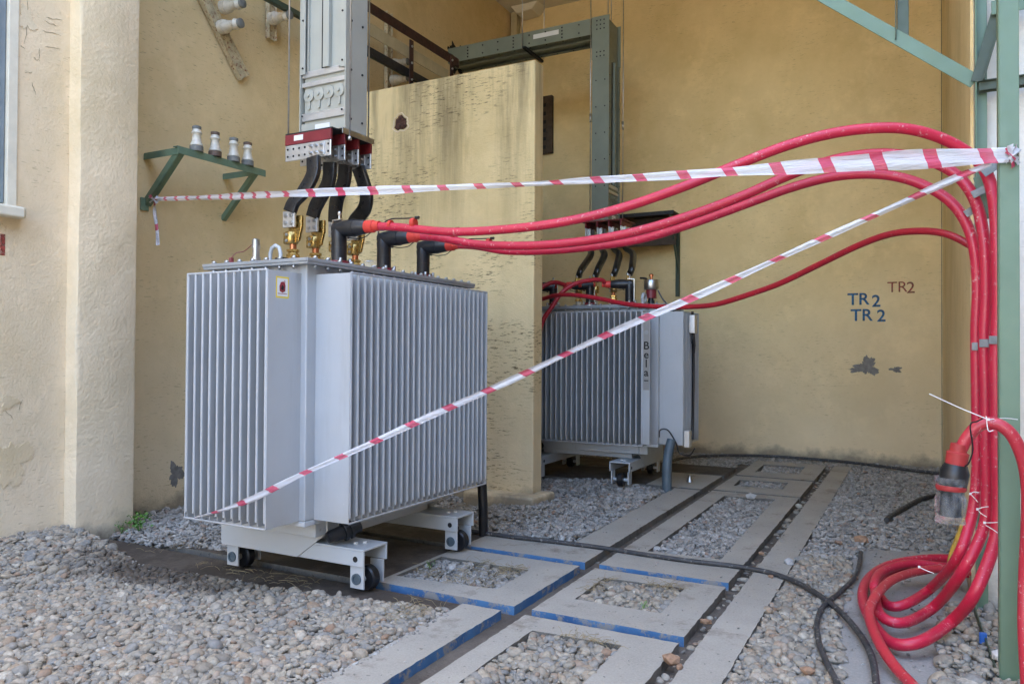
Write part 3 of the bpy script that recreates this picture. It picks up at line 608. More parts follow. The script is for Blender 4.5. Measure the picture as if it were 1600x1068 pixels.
def make_transformer(label, loc, rz, first):
    t = thing('transformer', label, 'transformer', loc, rz)
    P = M_PAINT
    mb = MB(); mb.box((-NX,-NY,ZB),(NX,NY,1.765)); mb.build('tank', P, t, .006)
    mb = MB(); fin_block(mb, -.285, 11, .057, .235, 'x', -1, -NY); mb.build('cooling_fins', P, t)
    mb = MB(); fin_block(mb, -.285, 11, .057, .235, 'x', 1, NY); mb.build('cooling_fins', P, t)
    mb = MB(); fin_block(mb, -.71, 26, .0563, .235, 'y', 1, NX); mb.build('cooling_fins', P, t)
    mb = MB(); fin_block(mb, -.71, 26, .0563, .235, 'y', -1, -NX); mb.build('cooling_fins', P, t)
    # base hull and deep front plate
    mb = MB(); mb.box((-.24,-NY+.30,.246),(.24,NY-.30,ZB-.031)); mb.box((-.10,-NY+.12,.30),(.30,NY-.12,ZB-.0315)); mb.box((-NX,-NY,ZB-.03),(NX,NY,ZB-.001))
    mb.build('base_hull', M_FRAMEP, t, .004)
    for s_ in (-1, 1):
        mb = MB(); yy = .5775*s_
        mb.prism([(-.51,yy,.165),(-.50,yy,.152),(.09,yy,.152),(.31,yy,.31),(.31,yy,ZB-.031),(-.47,yy,ZB-.031),(-.475,yy,.31),(-.505,yy,.295),(-.51,yy,.28)], (0, s_*.008, 0)); mb.build('end_plate', M_FRAMEP, t, .002)
    # two cross channels with wheels
    for yc in (-.47, .47):
        mb = MB(); x0, x1 = -.515, .55; w = .105
        mb.box((x0, yc-w, .232),(x1, yc+w, .244)); mb.box((x0, yc-w, .150),(x1, yc-w+.012, .232)); mb.box((x0, yc+w-.012, .150),(x1, yc+w, .232))
        ch = mb.build('cross_channel', M_FRAMEP, t, .003)
        mb = MB()
        for xx in (x1-.055, x0+.055):
            for yy in (yc-w-.0015, yc+w-.0005): mb.cyl((xx, yy, .188),(xx, yy+.002, .188), .016, 14)
        mb.split('tow_hole', M_DKHOLE, ch)
        mb = MB(); mb.tube([(x1-.02-.1,yc-.02,.244),(x1-.12,yc-.02,.254)], .012, 8); mb.tube([(x1-.09,yc+.02,.244),(x1-.09,yc+.02,.254)], .012, 8); mb.split('bolt', M_ZIP, ch)
        for xc in (-.44, .495):
            wb = MB(); wb.lathe((xc, yc-.03, .068), (0,1,0), [(0,.05),(.0,.060),(.008,.068),(.052,.068),(.06,.060),(.06,.05)], 28); wh = wb.build('wheel', M_BLACK, t)
            mb = MB(); mb.box((xc-.045, yc-w+.014, .028),(xc+.045, yc-w+.026, .150)); mb.box((xc-.045, yc+w-.026, .028),(xc+.045, yc+w-.014, .150)); mb.cyl((xc, yc-w+.02, .068),(xc, yc+w-.02, .068), .016, 10); mb.build('wheel_bracket', M_FRAMEP, wh, .002)
            mb = MB(); mb.lathe((xc, yc-w+.015, .08), (0,-1,0), [(0,.03),(.010,.03),(.010,.020),(.003,.019)], 18); mb.build('hub', M_PIPE, wh)
    # drain valve at the base
    mb = MB(); a = Vector((.20,-.60,.33)); d = Vector((.60,-.62,-.25)).normalized(); a = Vector((.415,-.44,.335)); d = Vector((-.12,-.22,-.062)).normalized()
    mb.lathe(a, d, [(0,.035),(.05,.035),(.05,.052),(.065,.052),(.065,.042),(.085,.042),(.085,.054),(.10,.054),(.10,.040),(.19,.032),(.195,.02)], 20); mb.build('drain_valve', M_BLACK, t)
    # cover with flange bolts
    mb = MB(); mb.box((-NX-.055,-NY-.055,1.766),(NX+.055,NY+.055,1.784)); mb.box((-NX-.052,-NY-.052,1.752),(NX+.052,NY+.052,1.7655)); cv = mb.build('cover', M_COVER, t, .003)
    mb = MB(); mb.cyl((0,0,-.056),(0,0,.016), .0065, 8); mb.cyl((0,0,.002),(0,0,.012), .013, 6); mb.cyl((0,0,-.048),(0,0,-.036), .0125, 6); bt = mb.build('bolt', M_STEEL, cv)
    spots = [(NX+.037, -NY+.02+i*.097) for i in range(17)]+[(-NX+.02+i*.099, -NY-.037) for i in range(7)]+[(-NX-.037, -NY+.02+i*.194) for i in range(9)]+[(-NX+.02+i*.099, NY+.037) for i in range(7)]
    for i, (x, y) in enumerate(spots):
        q = bt if i == 0 else bt.copy()
        if i: COL.objects.link(q)
        q.location = (x, y, 1.784)
    # low voltage terminals
    for i, y in enumerate((-.30,-.10,.11,.29)):
        x = -.235; bs = MB().lathe((x,y,1.784),(0,0,1),[(0,.045),(.018,.045),(.018,.034),(.07,.032),(.085,.03)], 20).build('low_voltage_bushing', M_BUSRED if i > 1 else M_PORC, t)
        MB().lathe((x,y,1.869),(0,0,1),[(0,.040),(.025,.040),(.025,.03),(.036,.028),(.04,.038),(.055,.038)], 6).build('brass_nut', M_GOLD, bs)
        MB().cyl((x,y,1.924),(x,y,1.965),.021,14).build('stud', M_COPPER, bs)
        mb = MB(); mb.lathe((x-.012,y,1.955),(0,0,1),[(0,.034),(.008,.040),(.072,.040),(.08,.034)], 8); mb.box((x-.062,y-.02,1.96),(x-.045,y+.02,2.03)); mb.box((x-.05,y-.006,1.965),(x-.03,y+.006,2.025)); mb.prism([(x+.012,y-.01,1.955),(x+.052,y-.01,1.975),(x+.075,y-.01,2.06),(x+.075,y-.01,2.13),(x-.03,y-.01,2.13),(x-.03,y-.01,2.05)], (0,.02,0)); tc = mb.build('terminal_clamp', M_GOLD, bs, .003)
        mb = MB()
        for zz in (1.975, 2.012): mb.lathe((x-.014,y-.038,zz),(0,-1,0),[(0,.011),(.008,.011),(.008,.006),(.014,.005)], 6)
        mb.split('bolt', M_STEEL, tc)
    # high voltage bushings' flanges (the elbows belong to the cables)
    for y in (-.40,.02,.45):
        x = .215; mb = MB(); mb.lathe((x,y,1.784),(0,0,1),[(0,.078),(.012,.078),(.012,.060),(.03,.055)], 24); hb = mb.build('high_voltage_bushing', M_STEEL, t)
        MB().lathe((x,y,1.803),(0,0,1),[(0,.062),(.016,.060)], 24).build('red_gasket', M_BUSRED, hb)
        mb = MB()
        for k in range(6): g = k*math.pi/3+.3; mb.cyl((x+.069*math.cos(g),y+.069*math.sin(g),1.796),(x+.069*math.cos(g),y+.069*math.sin(g),1.832),.009,6)
        mb.split('bolt', M_STEEL, hb)
    return t
def lug(t, x, y, ax):
    mb = MB()
    if ax == 'round':
        P = [Vector((x+.045*math.cos(g), y, 1.845+.045*math.sin(g))) for g in [2*math.pi*k/20 for k in range(21)]]; mb.tube(P, .017, 10, cap=False); mb.box((x-.045,y-.012,1.784),(x+.045,y+.012,1.815))
    else:
        P = [(x-.04,y,1.784),(x-.04,y,1.86),(x-.028,y,1.893),(x,y,1.906),(x+.028,y,1.893),(x+.04,y,1.86),(x+.04,y,1.784)]; mb.tube(P, .011, 10)
    return mb.build('lifting_lug', M_FRAMEP, t)
T1 = make_transformer('pale blue grey finned transformer with sticker, standing nearest on wheels', (-3.165, 3.84, 0), 0, True)
lug(T1, .06-.16, -.58, 'u')
s_ = sticker(T1); s_.location = (.2946, -NY-.135, 1.625)
mb = MB(); mb.lathe((-.12,-.66,1.784),(0,0,1),[(0,.026),(.05,.026),(.05,.02),(.10,.02),(.10,.024),(.15,.022),(.155,.012)], 16); q = mb.build('filler_valve', M_STEEL, T1)
q.location = (-.05,0,0)
mb = MB(); mb.cyl((-.30,-.72,1.784),(-.30,-.72,1.83),.014,8); mb.tube([(-.30,-.72,1.83),(-.28,-.70,1.86),(-.24,-.68,1.87),(-.18,-.66,1.92)], .0025, 5, smooth_path=5); mb.build('seal_wire', M_BUSRED, T1)
mb = MB(); mb.box((-.03,-.66,1.784),(.03,-.60,1.825)); mb.build('thermometer_pocket', M_BLACK, T1, .006)
mb = MB(); mb.lathe((-.02,.12,1.784),(0,0,1),[(0,.045),(.02,.045),(.02,.052),(.10,.052),(.105,.04)], 18); mb.build('breather_cup', M_PLAS, T1).location = (.06,0,0)
mb = MB(); mb.tube([(.40,.93,.43),(.415,.93,.2),(.42,.93,-.05)], .035, 12, smooth_path=6); mb.build('drain_pipe', M_BLACK, T1)

T2 = make_transformer('shaded finned transformer with vertical nameplate, behind the partition wall', (-3.04, 7.65, 0), -math.pi/2, False)
# lettering strip on the last fin cheek of the long side: a narrow grey plate on the corner of the tank
mb = MB(); mb.box((NX+.229, .712, .95),(NX+.2315, .772, 1.68)); npk = mb.build('nameplate', M_PLATEG, T2, label='tall narrow grey nameplate with black letters')
MB().box((NX+.005,.70,ZB+.02),(NX+.228,.712,ZT-.02)).build('plate_holder', M_PAINT, T2)
MB().box((NX+.222,.700,ZB+.02),(NX+.2285,.776,ZT-.02)).build('plate_holder', M_PAINT, T2)
for k, (ch, z) in enumerate((('B', 1.37), ('e', 1.285), ('l', 1.20), ('a', 1.115))):
    text('letter', ch, .105, M_DKHOLE, npk, (NX+.2322, .742, z), (math.pi/2, 0, math.pi/2), font_off=.0015)
MB().lathe((NX+.2316,.742,1.50),(1,0,0),[(0,.022),(.0008,.022)], 20).build('round_emblem', M_COVER, npk)
MB().box((NX+.2316,.72,1.035),(NX+.2325,.764,1.045)).build('small_print', M_DKHOLE, npk)
lug(T2, .27, .62, 'round').rotation_euler = (0,0,0)
mb = MB(); x, y = .16, .66
mb.lathe((x,y,1.784),(0,0,1),[(0,.035),(.05,.035),(.05,.025),(.07,.025)], 16); rl = mb.build('pressure_relay', M_BLACK, T2)
MB().lathe((x,y,1.854),(0,0,1),[(0,.052),(.085,.052)], 20).build('red_sight_glass', M_BUSRED, rl)
MB().lathe((x,y,1.939),(0,0,1),[(0,.07),(.012,.078),(.09,.078),(.10,.07)], 8).build('relay_head', M_STEEL, rl)
mb = MB(); mb.lathe((x,y,2.04),(0,0,1),[(0,.012),(.03,.012),(.03,.022),(.05,.022),(.06,.01)], 10); mb.build('relay_valve', M_COPPER, rl)
mb = MB(); mb.tube([(x,y+.07,1.93),(x,y+.12,1.84),(x,y+.19,1.77),(x,y+.25,1.70)], .007, 6, smooth_path=6)
mb.tube([(-.21,.42,2.1),(-.19,.50,2.08),(-.17,.53,1.95),(-.17,.53,1.78)], .011, 6, smooth_path=6); mb.split('sensor_cable', M_BLACK, T2)
mb = MB(); mb.box((.02,1.03,1.50),(.12,1.09,1.68)); q = mb.build('terminal_box', M_ALU, T2, .006, 'upper grey cable box on the end fins')
mb = MB(); mb.tube([(.05,1.06,1.50),(.05,1.07,1.38),(.04,1.06,1.3)], .012, 8); mb.tube([(.09,1.06,1.50),(.09,1.06,1.40)], .012, 8); mb.split('cable_gland', M_BLACK, q)
mb = MB(); mb.tube([(0.02,1.04,1.72),(.0,1.045,1.4),(-.005,1.045,1.0),(-.0,1.04,.6),(.04,1.05,.45)], .014, 8, smooth_path=6); mb.build('sensor_cable', M_BLACK, T2)
mb = MB(); mb.box((.26,.93+.115,.40),(.35,.99+.11,.56)); q = mb.build('terminal_box', M_ALU, T2, .006, 'lower grey cable box beside the conduit')
mb = MB(); mb.tube([(.40,.82,.49),(.40,.83,.56),(.38,.9,.56),(.35,.97,.44),(.32,1.0,.34),(.33,1.1,.33),(.33,1.15,.40)], .007, 6, smooth_path=6); mb.build('sensor_cable', M_BLACK, T2)
# conduit pipe rising from the ground beside it
c0 = at(1042, 765, z=0)
mb = MB(); P = [c0+Vector((0,0,-.03)), at(1042, 735, y=c0.y+.01), at(1044, 710, y=c0.y+.04), at(1049, 686, y=c0.y+.08)]
mb.tube(P, [.046,.046,.044,.042], 16, smooth_path=6); o = mb.build('conduit_pipe', M_PIPE); tag(o, 'short blue grey conduit pipe rising beside the far transformer', 'pipe')

# ------------------------------------------------------------------ bus ducts
def duct_column(parent, cx, cy, z0, z1, rz, mat):
    """vertical bus duct, wide faces +-y before rotation"""
    T = Matrix.Translation((cx, cy, 0)) @ Matrix.Rotation(rz, 4, 'Z'); W2, D2 = .19, .105
    def bx(mb, lo, hi, mi=0): mb.box(lo, hi, mi, T)
    mb = MB(); bx(mb, (-W2+.02,-D2+.028,z0),(W2-.02,D2-.028,z1)); mb.build('duct_core', mat, parent, .002)
    for s_ in (-1, 1):
        mb = MB(); x0, x1 = sorted((s_*W2, s_*(W2-.008))); bx(mb, (x0,-D2,z0),(x1,D2,z1))
        for q in (-1, 1):
            y0, y1 = sorted((q*D2, q*(D2-.006))); a, b_ = sorted((s_*(W2-.009), s_*(W2-.045))); bx(mb, (a, y0, z0+.42),(b_, y1, z1))
            a, b_ = sorted((s_*(W2-.055), s_*(W2-.062))); bx(mb, (a, -D2+.012 if q < 0 else D2-.028, z0+.42),(b_, -D2+.028 if q < 0 else D2-.012, z1))
        zz = z0+.1
        while zz < z1:
            for yy in (-.055, .055):
                c = T @ Vector((s_*W2, yy, zz)); d = (T.to_3x3() @ Vector((s_, 0, 0)))*.006; mb.cyl(c, c+d, .0075, 8, 1)
            for q in (-1, 1):
                c = T @ Vector((s_*(W2-.027), q*D2, zz+.05)); d = (T.to_3x3() @ Vector((0, q, 0)))*.005; mb.cyl(c, c+d, .0065, 8, 1)
            zz += .31
        mb.build('side_channel', [mat, M_DKHOLE], parent)
    for q in (-1, 1):
        mb = MB(); y0, y1 = sorted((q*(D2-.028), q*(D2+.004))); bx(mb, (.006,y0,z0+.44),(.012,y1,z1)); bx(mb, (.048,y0,z0+.44),(.054,y1,z1)); y2, y3 = sorted((q*(D2-.002), q*(D2+.004))); bx(mb, (.012,y2,z0+.44),(.048,y3,z1)); bx(mb, (-.03,*sorted((q*(D2-.028),q*(D2-.026)))[:1],z0+.44),(.004,sorted((q*(D2-.028),q*(D2-.024)))[1],z1), 1)
        mb.build('centre_rail', [mat, M_DKHOLE], parent, .001)
        mb = MB(); y0, y1 = sorted((q*(D2-.026), q*(D2-.012)))
        bx(mb, (-W2+.012,y0,z0+.40),(W2-.012,y1,z0+.44)); bx(mb, (-W2+.012,y0,z0+.12),(W2-.012,y1,z0+.17)); bx(mb, (-W2+.008,y0,z0+.34),(W2-.008,y1,z0+.37))
        mb.build('joint_frame', M_ALU, parent, .003)
        mb = MB()
        for k in range(4):
            xx = -.128+k*.083; c = T @ Vector((xx, q*(D2-.022), z0+.285)); d = T.to_3x3() @ Vector((0, q, 0)); mb.lathe(c, d, [(0,.042),(.006,.041),(.007,.034)], 24); mb.lathe(c, d, [(.005,.013),(.016,.012)], 10)
            c2 = T @ Vector((xx, q*(D2-.022), z0+.205)); mb.bar(c, c2, .022, .008, T.to_3x3() @ Vector((0, q, 0))); mb.lathe(c2, d, [(0,.012),(.006,.011)], 12)
        mb.build('joint_discs', M_DUCT if mat is M_DUCT else M_DUCTG, parent)
        c = T @ Vector((0, 0, 0))
        mb = MB(); y0, y1 = sorted((q*(D2-.02), q*(D2-.006))); bx(mb, (-W2+.012,y0,z0),(W2-.012,y1,z0+.10)); mb.build('lower_panel', mat, parent, .002)
        mb = MB(); y0, y1 = sorted((q*(D2-.006), q*(D2-.0045))); bx(mb, (-.06,y0,z0+.055),(.06,y1,z0+.085)); bx(mb, (-.06,y0,z0+.03),(.0,y1,z0+.05)); mb.build('type_label', M_LBL, parent)
    return T
D1 = thing('bus_duct', 'tall pale grey bus duct hanging down over the near transformer', 'bus duct', (0,0,0))
cx1, cy1, zb1 = -3.345, 3.83, 2.66
ZTOP = 6.37
T = duct_column(D1, cx1, cy1, zb1, ZTOP, 0, M_DUCT)
# end flange plates: four maroon backed aluminium plates, one behind the other
pl_y = (3.60, 3.73, 3.86, 3.985)
prx = [at(q, 235, y=y).x for q, y in zip((514, 537, 559, 578), pl_y)]
TD = Matrix.Identity(4)
for i, (y, xr) in enumerate(zip(pl_y, prx)):
    xr = -3.155; xl = xr-.37; z1 = 2.655; 
    mb = MB(); mb.box((xl,y-.006,z1-.165),(xr,y+.006,z1-.065)); pt = mb.build('terminal_plate', M_ALU, D1, .004)
    MB().box((xl,y-.009,z1-.0645),(xr,y+.009,z1)).build('maroon_sleeve', M_BUSRED, pt, .002)
    mb = MB()
    for r_ in range(2):
        for c_ in range(8):
            if c_ in (4, 5, 6): continue
            mb.cyl((xl+.022+c_*.047, y-.0065, z1-.092-r_*.045), (xl+.022+c_*.047, y-.0078, z1-.092-r_*.045), .0075, 10)
    mb.split('bolt_hole', M_DKHOLE, pt)
    mb = MB(); mb.box((xl+.20,y-.014,z1-.155),(xl+.325,y-.0065,z1-.075)); q = mb.build('clamp_bar', M_ALU, pt, .002)
    mb = MB()
    for r_ in range(2):
        for c_ in range(3): mb.lathe((xl+.222+c_*.04, y-.014, z1-.095-r_*.042), (0,-1,0), [(0,.013),(.004,.013),(.004,.009),(.018,.008)], 8)
    for r_ in range(2): mb.lathe((xl+.262, y+.006, z1-.095-r_*.042), (0,1,0), [(0,.013),(.03,.008)], 8); mb.lathe((xr-.05, y+.006, z1-.095-r_*.042), (0,1,0), [(0,.013),(.03,.008)], 8)
    mb.split('bolt', M_STEEL, q)
MB().box((prx[0]-.0,0,0),(prx[0]+.001,.001,.001)) 
mb = MB(); mb.box((-3.45,3.592,2.612),(-3.375,3.5905,2.645)); mb.build('blank_label', M_LBL, D1)
mb = MB(); mb.box((cx1-.19,3.605,2.657),(cx1+.19,4.0,2.668)); mb.build('top_plate', M_DKHOLE, D1)
mb = MB(); ya, yb = cy1-.13, cy1+.24
mb.box((-3.175,3.66,2.668),(-3.125,3.97,2.675)); mb.box((-3.125,3.66,2.64),(-3.119,3.97,2.675)); mb.build('support_angle', M_STEEL, D1, .001)
for (px_, y_, zz) in ((447, 3.60, 2.66), (577, 3.63, 2.64), (583, 4.10, 2.66)):
    pass
for name_, q0, y_, zlow in (('hanger_rod', 451, 3.62, 2.62), ('hanger_rod', 547, 3.64, 2.58), ('hanger_rod', 576, 4.08, 2.60)):
    p = at(q0, 150, y=y_); mb = MB().tube([(p.x, y_, zlow), (p.x, y_, ZTOP)], .005, 8); mb.lathe((p.x,y_,zlow),(0,0,1),[(0,.012),(.02,.012)],6); mb.build('hanger_rod', M_STEEL, D1)
# flexible connectors
cpx = [[(490,246),(489,272),(474,300),(463,322),(459,340)], [(516,254),(513,285),(499,312),(495,330),(495,350)], [(540,258),(537,285),(527,310),(524,335),(524,365)], [(560,262),(572,300),(570,325),(560,350),(556,372)]]
lvy = [3.84+q for q in (-.30,-.10,.11,.29)]
for i, pp_ in enumerate(cpx):
    y0, y1 = pl_y[i]-.03, lvy[i]-.03
    P = []
    for k, (a, b_) in enumerate(pp_):
        t_ = k/(len(pp_)-1); P.append(at(a, b_, y=y0+(y1-y0)*t_))
    e = Vector((-3.400, y1, 2.15)); P[-1] = e; P[-2] = (P[-2]*.6+(e+Vector((0,0,.09)))*.4)
    mb = MB().sweep(P, .095, .036, (1,0,0), 8); fc = mb.build('flexible_connector', M_SLEEVE, D1)
    mb = MB(); mb.box((e.x-.047,e.y-.012,2.055),(e.x+.047,e.y+.006,2.155)); lg = mb.build('end_lug', M_ALU, fc, .003)
    mb = MB()
    for dx in (-.022, .022):
        for dz in (2.083, 2.127): mb.lathe((e.x+dx,e.y-.012,dz),(0,-1,0),[(0,.013),(.006,.013),(.006,.007),(.010,.006)],12); mb.lathe((e.x+dx,e.y+.012,dz),(0,1,0),[(0,.012),(.03,.008)],8)
    mb.split('bolt', M_STEEL, lg)
# second duct: from the hole in the wall, across, and down to the far transformer
D2_ = thing('bus_duct', 'grey green bus duct crossing from the wall and turning down behind the partition', 'bus duct', (0,0,0))
xv = (at(926,300,y=8.38).x+at(949,300,y=8.38).x)/2; yv = 8.38+.19; zb2 = at(940,345,y=8.38).z
zt2 = at(945, 24, y=8.38).z
duct_column(D2_, xv, yv, zb2, zt2-.5, math.pi/2, M_DUCTG)
mb = MB(); hx = .105
mb.box((xv-hx+.028,yv-.17,zt2-.50),(xv+hx-.028,yv+.17,zt2-.02)); mb.build('elbow_core', M_DUCTG, D2_, .002)
for s_ in (-1, 1):
    mb = MB(); y0, y1 = sorted((yv+s_*.196, yv+s_*.186)); mb.box((xv-hx-.004,y0,zt2-.5),(xv+hx+.004,y1,zt2))
    for dx in (-.045, .0, .045):
        for dz in (.05, .10, .15, .42, .47): mb.cyl((xv+dx,yv+s_*.1962,zt2-dz),(xv+dx,yv+s_*.20,zt2-dz),.009,8,1)
    mb.build('elbow_cover', [M_DUCTG, M_DKHOLE], D2_, .001)
mb = MB(); zc = zt2-.09-.01
mb.box((-5.6,yv-.17,zc-.07),(xv-hx-.002,yv+.17,zc+.07)); mb.build('duct_core', M_DUCTG, D2_, .002)
for s_ in (-1, 1):
    mb = MB(); y0, y1 = sorted((yv+s_*.19, yv+s_*.182)); mb.box((-5.6,y0,zc-.095),(xv-hx-.006,y1,zc+.095)); y0, y1 = sorted((yv+s_*.181, yv+s_*.145))
    mb.box((-5.6,y0,zc-.093),(xv-hx-.006,y1,zc-.087)); mb.box((-5.6,y0,zc+.087),(xv-hx-.006,y1,zc+.093))
    x = -5.1
    while x < xv-.2:
        for dz in ((-.06, -.02, .02, .06) if int(round((x+5.1)/.22)) % 3 == 0 else (-.05, .05)): mb.cyl((x,yv+s_*.189,zc+dz),(x,yv+s_*.195,zc+dz),.010,8,1)
        mb.cyl((x,yv+s_*.16,zc-.092),(x,yv+s_*.16,zc-.097),.009,8,1); x += .22
    mb.build('side_channel', [M_DUCTG, M_DKHOLE], D2_)
mb = MB(); mb.box((-5.6,yv-.03,zc-.10),(xv-hx-.006,yv+.03,zc-.072)); mb.build('centre_rail', M_DUCTG, D2_, .0015)
patch(yv+.02, zc+.03, .21, ('x', -5.4), M_DKHOLE, 'wall_hole', lobes=6, amp=.25, sx=1.12, sz=.85, label='ragged dark hole where the duct leaves the wall', seed=14)
lx = at(853, 50, y=8.38).x; MB().box((lx-.17,yv-.1925,zc-.01),(lx+.17,yv-.1905,zc+.045)).build('type_label', M_LBL, D2_)
hx_ = at(818, 62, y=8.3).x; mb = MB(); mb.bar((hx_, yv-.26, zc-.115), (hx_, yv+.26, zc-.115), .04, .03); mb.build('cross_bracket', M_DKHOLE, D2_, .002)
for (q, yy, zz) in ((816, yv-.23, zc-.12), (923, yv-.215, zb2), (974, yv+.24, zb2+.0), (850, yv+.22, zc-.1), (950, yv-.22, zt2-.0), (955, yv+.0, zt2-.0)):
    p = at(q, 60, y=yy); mb = MB().tube([(p.x, yy, zz), (p.x, yy, ZTOP)], .006, 6)
    if zz == zb2: mb.cyl((p.x,yy,4.0),(p.x,yy,4.10),.014,8)
    mb.build('hanger_rod', M_STEEL, D2_)
# plates and flexible connectors of the second duct
for i in range(4):
    x = xv-.18+i*.145; z1 = zb2-.005
    mb = MB(); mb.box((x-.006,yv-.19,z1-.165),(x+.006,yv+.18,z1-.065)); pt = mb.build('terminal_plate', M_ALU, D2_, .003); MB().box((x-.009,yv-.19,z1-.0645),(x+.009,yv+.18,z1)).build('maroon_sleeve', M_BUSRED, pt)
    mb = MB(); mb.box((x+.0065,yv-.10,z1-.16),(x+.03,yv-.06,z1-.06)); mb.box((x+.0065,yv+.0,z1-.16),(x+.03,yv+.04,z1-.06)); mb.split('clamp_bar', M_STEEL, pt)
    sx = -3.04+(-.30,-.10,.11,.29)[i]; ey = 7.65+.235
    cp = [Vector((x-.02,yv-.02,z1-.15)), Vector((x-.0,yv-.02,z1-.30)), Vector(((x+sx)/2+.06,(yv+ey)/2,z1-.42)), Vector((sx+.03,ey,2.22)), Vector((sx,ey,2.14))]
    fc = MB().sweep(cp, .07, .06, (0,1,0), 8).build('flexible_connector', M_SLEEVE, D2_)
    MB().box((sx-.012,ey-.045,2.05),(sx+.006,ey+.045,2.16)).build('end_lug', M_ALU, fc, .002)
MB().box((xv-.23,yv-.2,zb2-.004),(xv+.30,yv+.2,zb2+.006)).build('top_plate', M_BUSRED, D2_)

# ------------------------------------------------------------------ red cables
def cable(label, pts, r, mat, cat='cable', n=14, sub=8, group=None, name='power_cable'):
    o = MB().tube(pts, r, n, smooth_path=sub).build(name, mat); tag(o, label, cat, group); return o
def elbow(cab, base, d, zc=2.0, body=.19, boot=.095):
    """black T elbow: vertical leg on the bushing, horizontal body along d, red boot at its end; returns the cable start"""
    b_ = Vector(base); d = Vector(d).normalized(); c = Vector((b_.x, b_.y, zc))
    mb = MB(); mb.tube([b_+Vector((0,0,.02)), Vector((b_.x,b_.y,zc-.06)), c+Vector((0,0,-.03)), c+Vector((0,0,.028))], [.044,.044,.047,.036], 20)
    mb.tube([c-d*.03, c+d*.04, c+d*.10, c+d*(body-.01), c+d*body], [.038,.047,.049,.040,.036], 20); mb.tube([c+Vector((0,0,-.11)), c+Vector((0,0,-.105))], .0455, 20)
    mb.lathe(c+d*.11, d, [(0,.0497),(.006,.0497)], 20); el = mb.build('cable_elbow', M_BLACK, cab)
    mb = MB(); mb.bar(c-d*.046+Vector((0,0,-.17)), c-d*.046+Vector((0,0,.05)), .014, .004, d); mb.bar(c-d*.046+Vector((0,0,.05)), c+d*.02+Vector((0,0,.055)), .02, .005); mb.cyl(c+Vector((0,0,.05)), c+Vector((0,0,.085)), .006, 8); mb.lathe(c+Vector((0,0,.08)),(0,0,1),[(0,.01),(.01,.012),(.02,.006)],10); mb.build('clamp_strap', M_STEEL, el)
    mb = MB(); q = c+d*(body-.005); mb.tube([q, q+d*.008, q+d*.055, q+d*.06, q+d*boot], [.035,.037,.036,.030,.027], 20); mb.build('cable_boot', M_BOOT, cab)
    s_ = d.cross(Vector((0,0,1))); mb = MB(); w0 = c+d*.06+Vector((0,0,-.05)); mb.tube([w0, w0+d*.05+Vector((0,0,-.012)), w0+d*.12+Vector((0,0,-.008)), q+d*.04+Vector((0,0,-.033)), q+d*.1+Vector((0,0,-.022))], .003, 5, smooth_path=5); mb.lathe(w0,(0,0,-1),[(0,.011),(.01,.009)],8)
    mb.build('earth_wire', M_BLACK, el)
    mb = MB(); e = q+d*.32
    mb.lathe(e-d*.012, d, [(0,.0275),(.024,.0275)], 18); mb.lathe(q+d*.17-d*.008, d, [(0,.026),(.016,.026)], 18); mb.split('cable_band', M_BOOT, cab)
    mb = MB(); mb.tube([q+d*.13+Vector((0,0,.02)), q+d*.18+Vector((0,0,.033)), q+d*.25+Vector((0,0,.03)), e+Vector((0,0,.028))], .004, 5, smooth_path=4); mb.lathe(e+d*.01+Vector((0,0,.028)), d, [(0,.009),(.025,.009)], 6); mb.build('earth_wire', M_BLACK, el)
    return q+d*.055
RC = .0225
GRP = 'red cables from the near transformer to the green posts'
def px_path(L): return [at(a, b_, y=y) for a, b_, y in L]
hvb = [(-3.165+.215, 3.84+q, 1.80) for q in (-.40,.02,.45)]
ext_d = (1, .0, .0)
# the three cables run to the posts, drop in a bundle and coil on the ground
A = px_path([(700,362,3.47),(780,359,3.5),(860,350,3.52),(930,336,3.55),(1000,316,3.58),(1080,287,3.62),(1160,254,3.68),(1240,224,3.74),(1320,205,3.8),(1400,200,3.86),(1460,212,3.92),(1510,237,3.97),(1540,268,3.98),(1554,320,3.96),(1558,400,3.95),(1559,480,3.95),(1556,560,3.95),(1557,640,3.95),(1558,720,3.95),(1560,790,3.95),(1553,850,3.93),(1522,928,3.85)])
A += [at(1487,970,z=.10), at(1440,1001,z=.06), at(1395,1004,z=.03), at(1365,975,z=.025), at(1348,935,z=.03), at(1356,905,z=.04), at(1385,884,z=.045), at(1430,874,z=.05), at(1480,872,z=.05), at(1535,880,z=.05), at(1600,890,z=.05)]
Bc = px_path([(740,381,3.88),(800,384,3.88),(860,382,3.88),(930,374,3.89),(1000,360,3.9),(1080,336,3.92),(1160,306,3.94),(1240,271,3.97),(1310,248,4.0),(1380,240,4.03),(1440,248,4.05),(1490,270,4.05),(1522,310,4.03),(1537,370,4.02),(1541,450,4.02),(1538,530,4.02),(1540,610,4.02),(1541,700,4.02),(1542,770,4.02),(1537,825,4.0),(1503,893,3.95)])
Bc += [at(1461,946,z=.08), at(1412,972,z=.05), at(1376,960,z=.06), at(1368,925,z=.08), at(1378,900,z=.09), at(1410,888,z=.09), at(1450,886,z=.085), at(1500,893,z=.08), at(1560,905,z=.06), at(1620,915,z=.05)]
Cc = px_path([(790,392,4.30),(850,392,4.29),(920,386,4.28),(1000,374,4.26),(1080,350,4.24),(1160,321,4.22),(1240,292,4.2),(1310,275,4.18),(1380,273,4.16),(1440,288,4.14),(1490,320,4.12),(1518,370,4.1),(1527,440,4.1),(1525,520,4.1),(1526,610,4.1),(1527,700,4.1),(1525,760,4.1),(1517,812,4.08),(1494,874,4.03)])
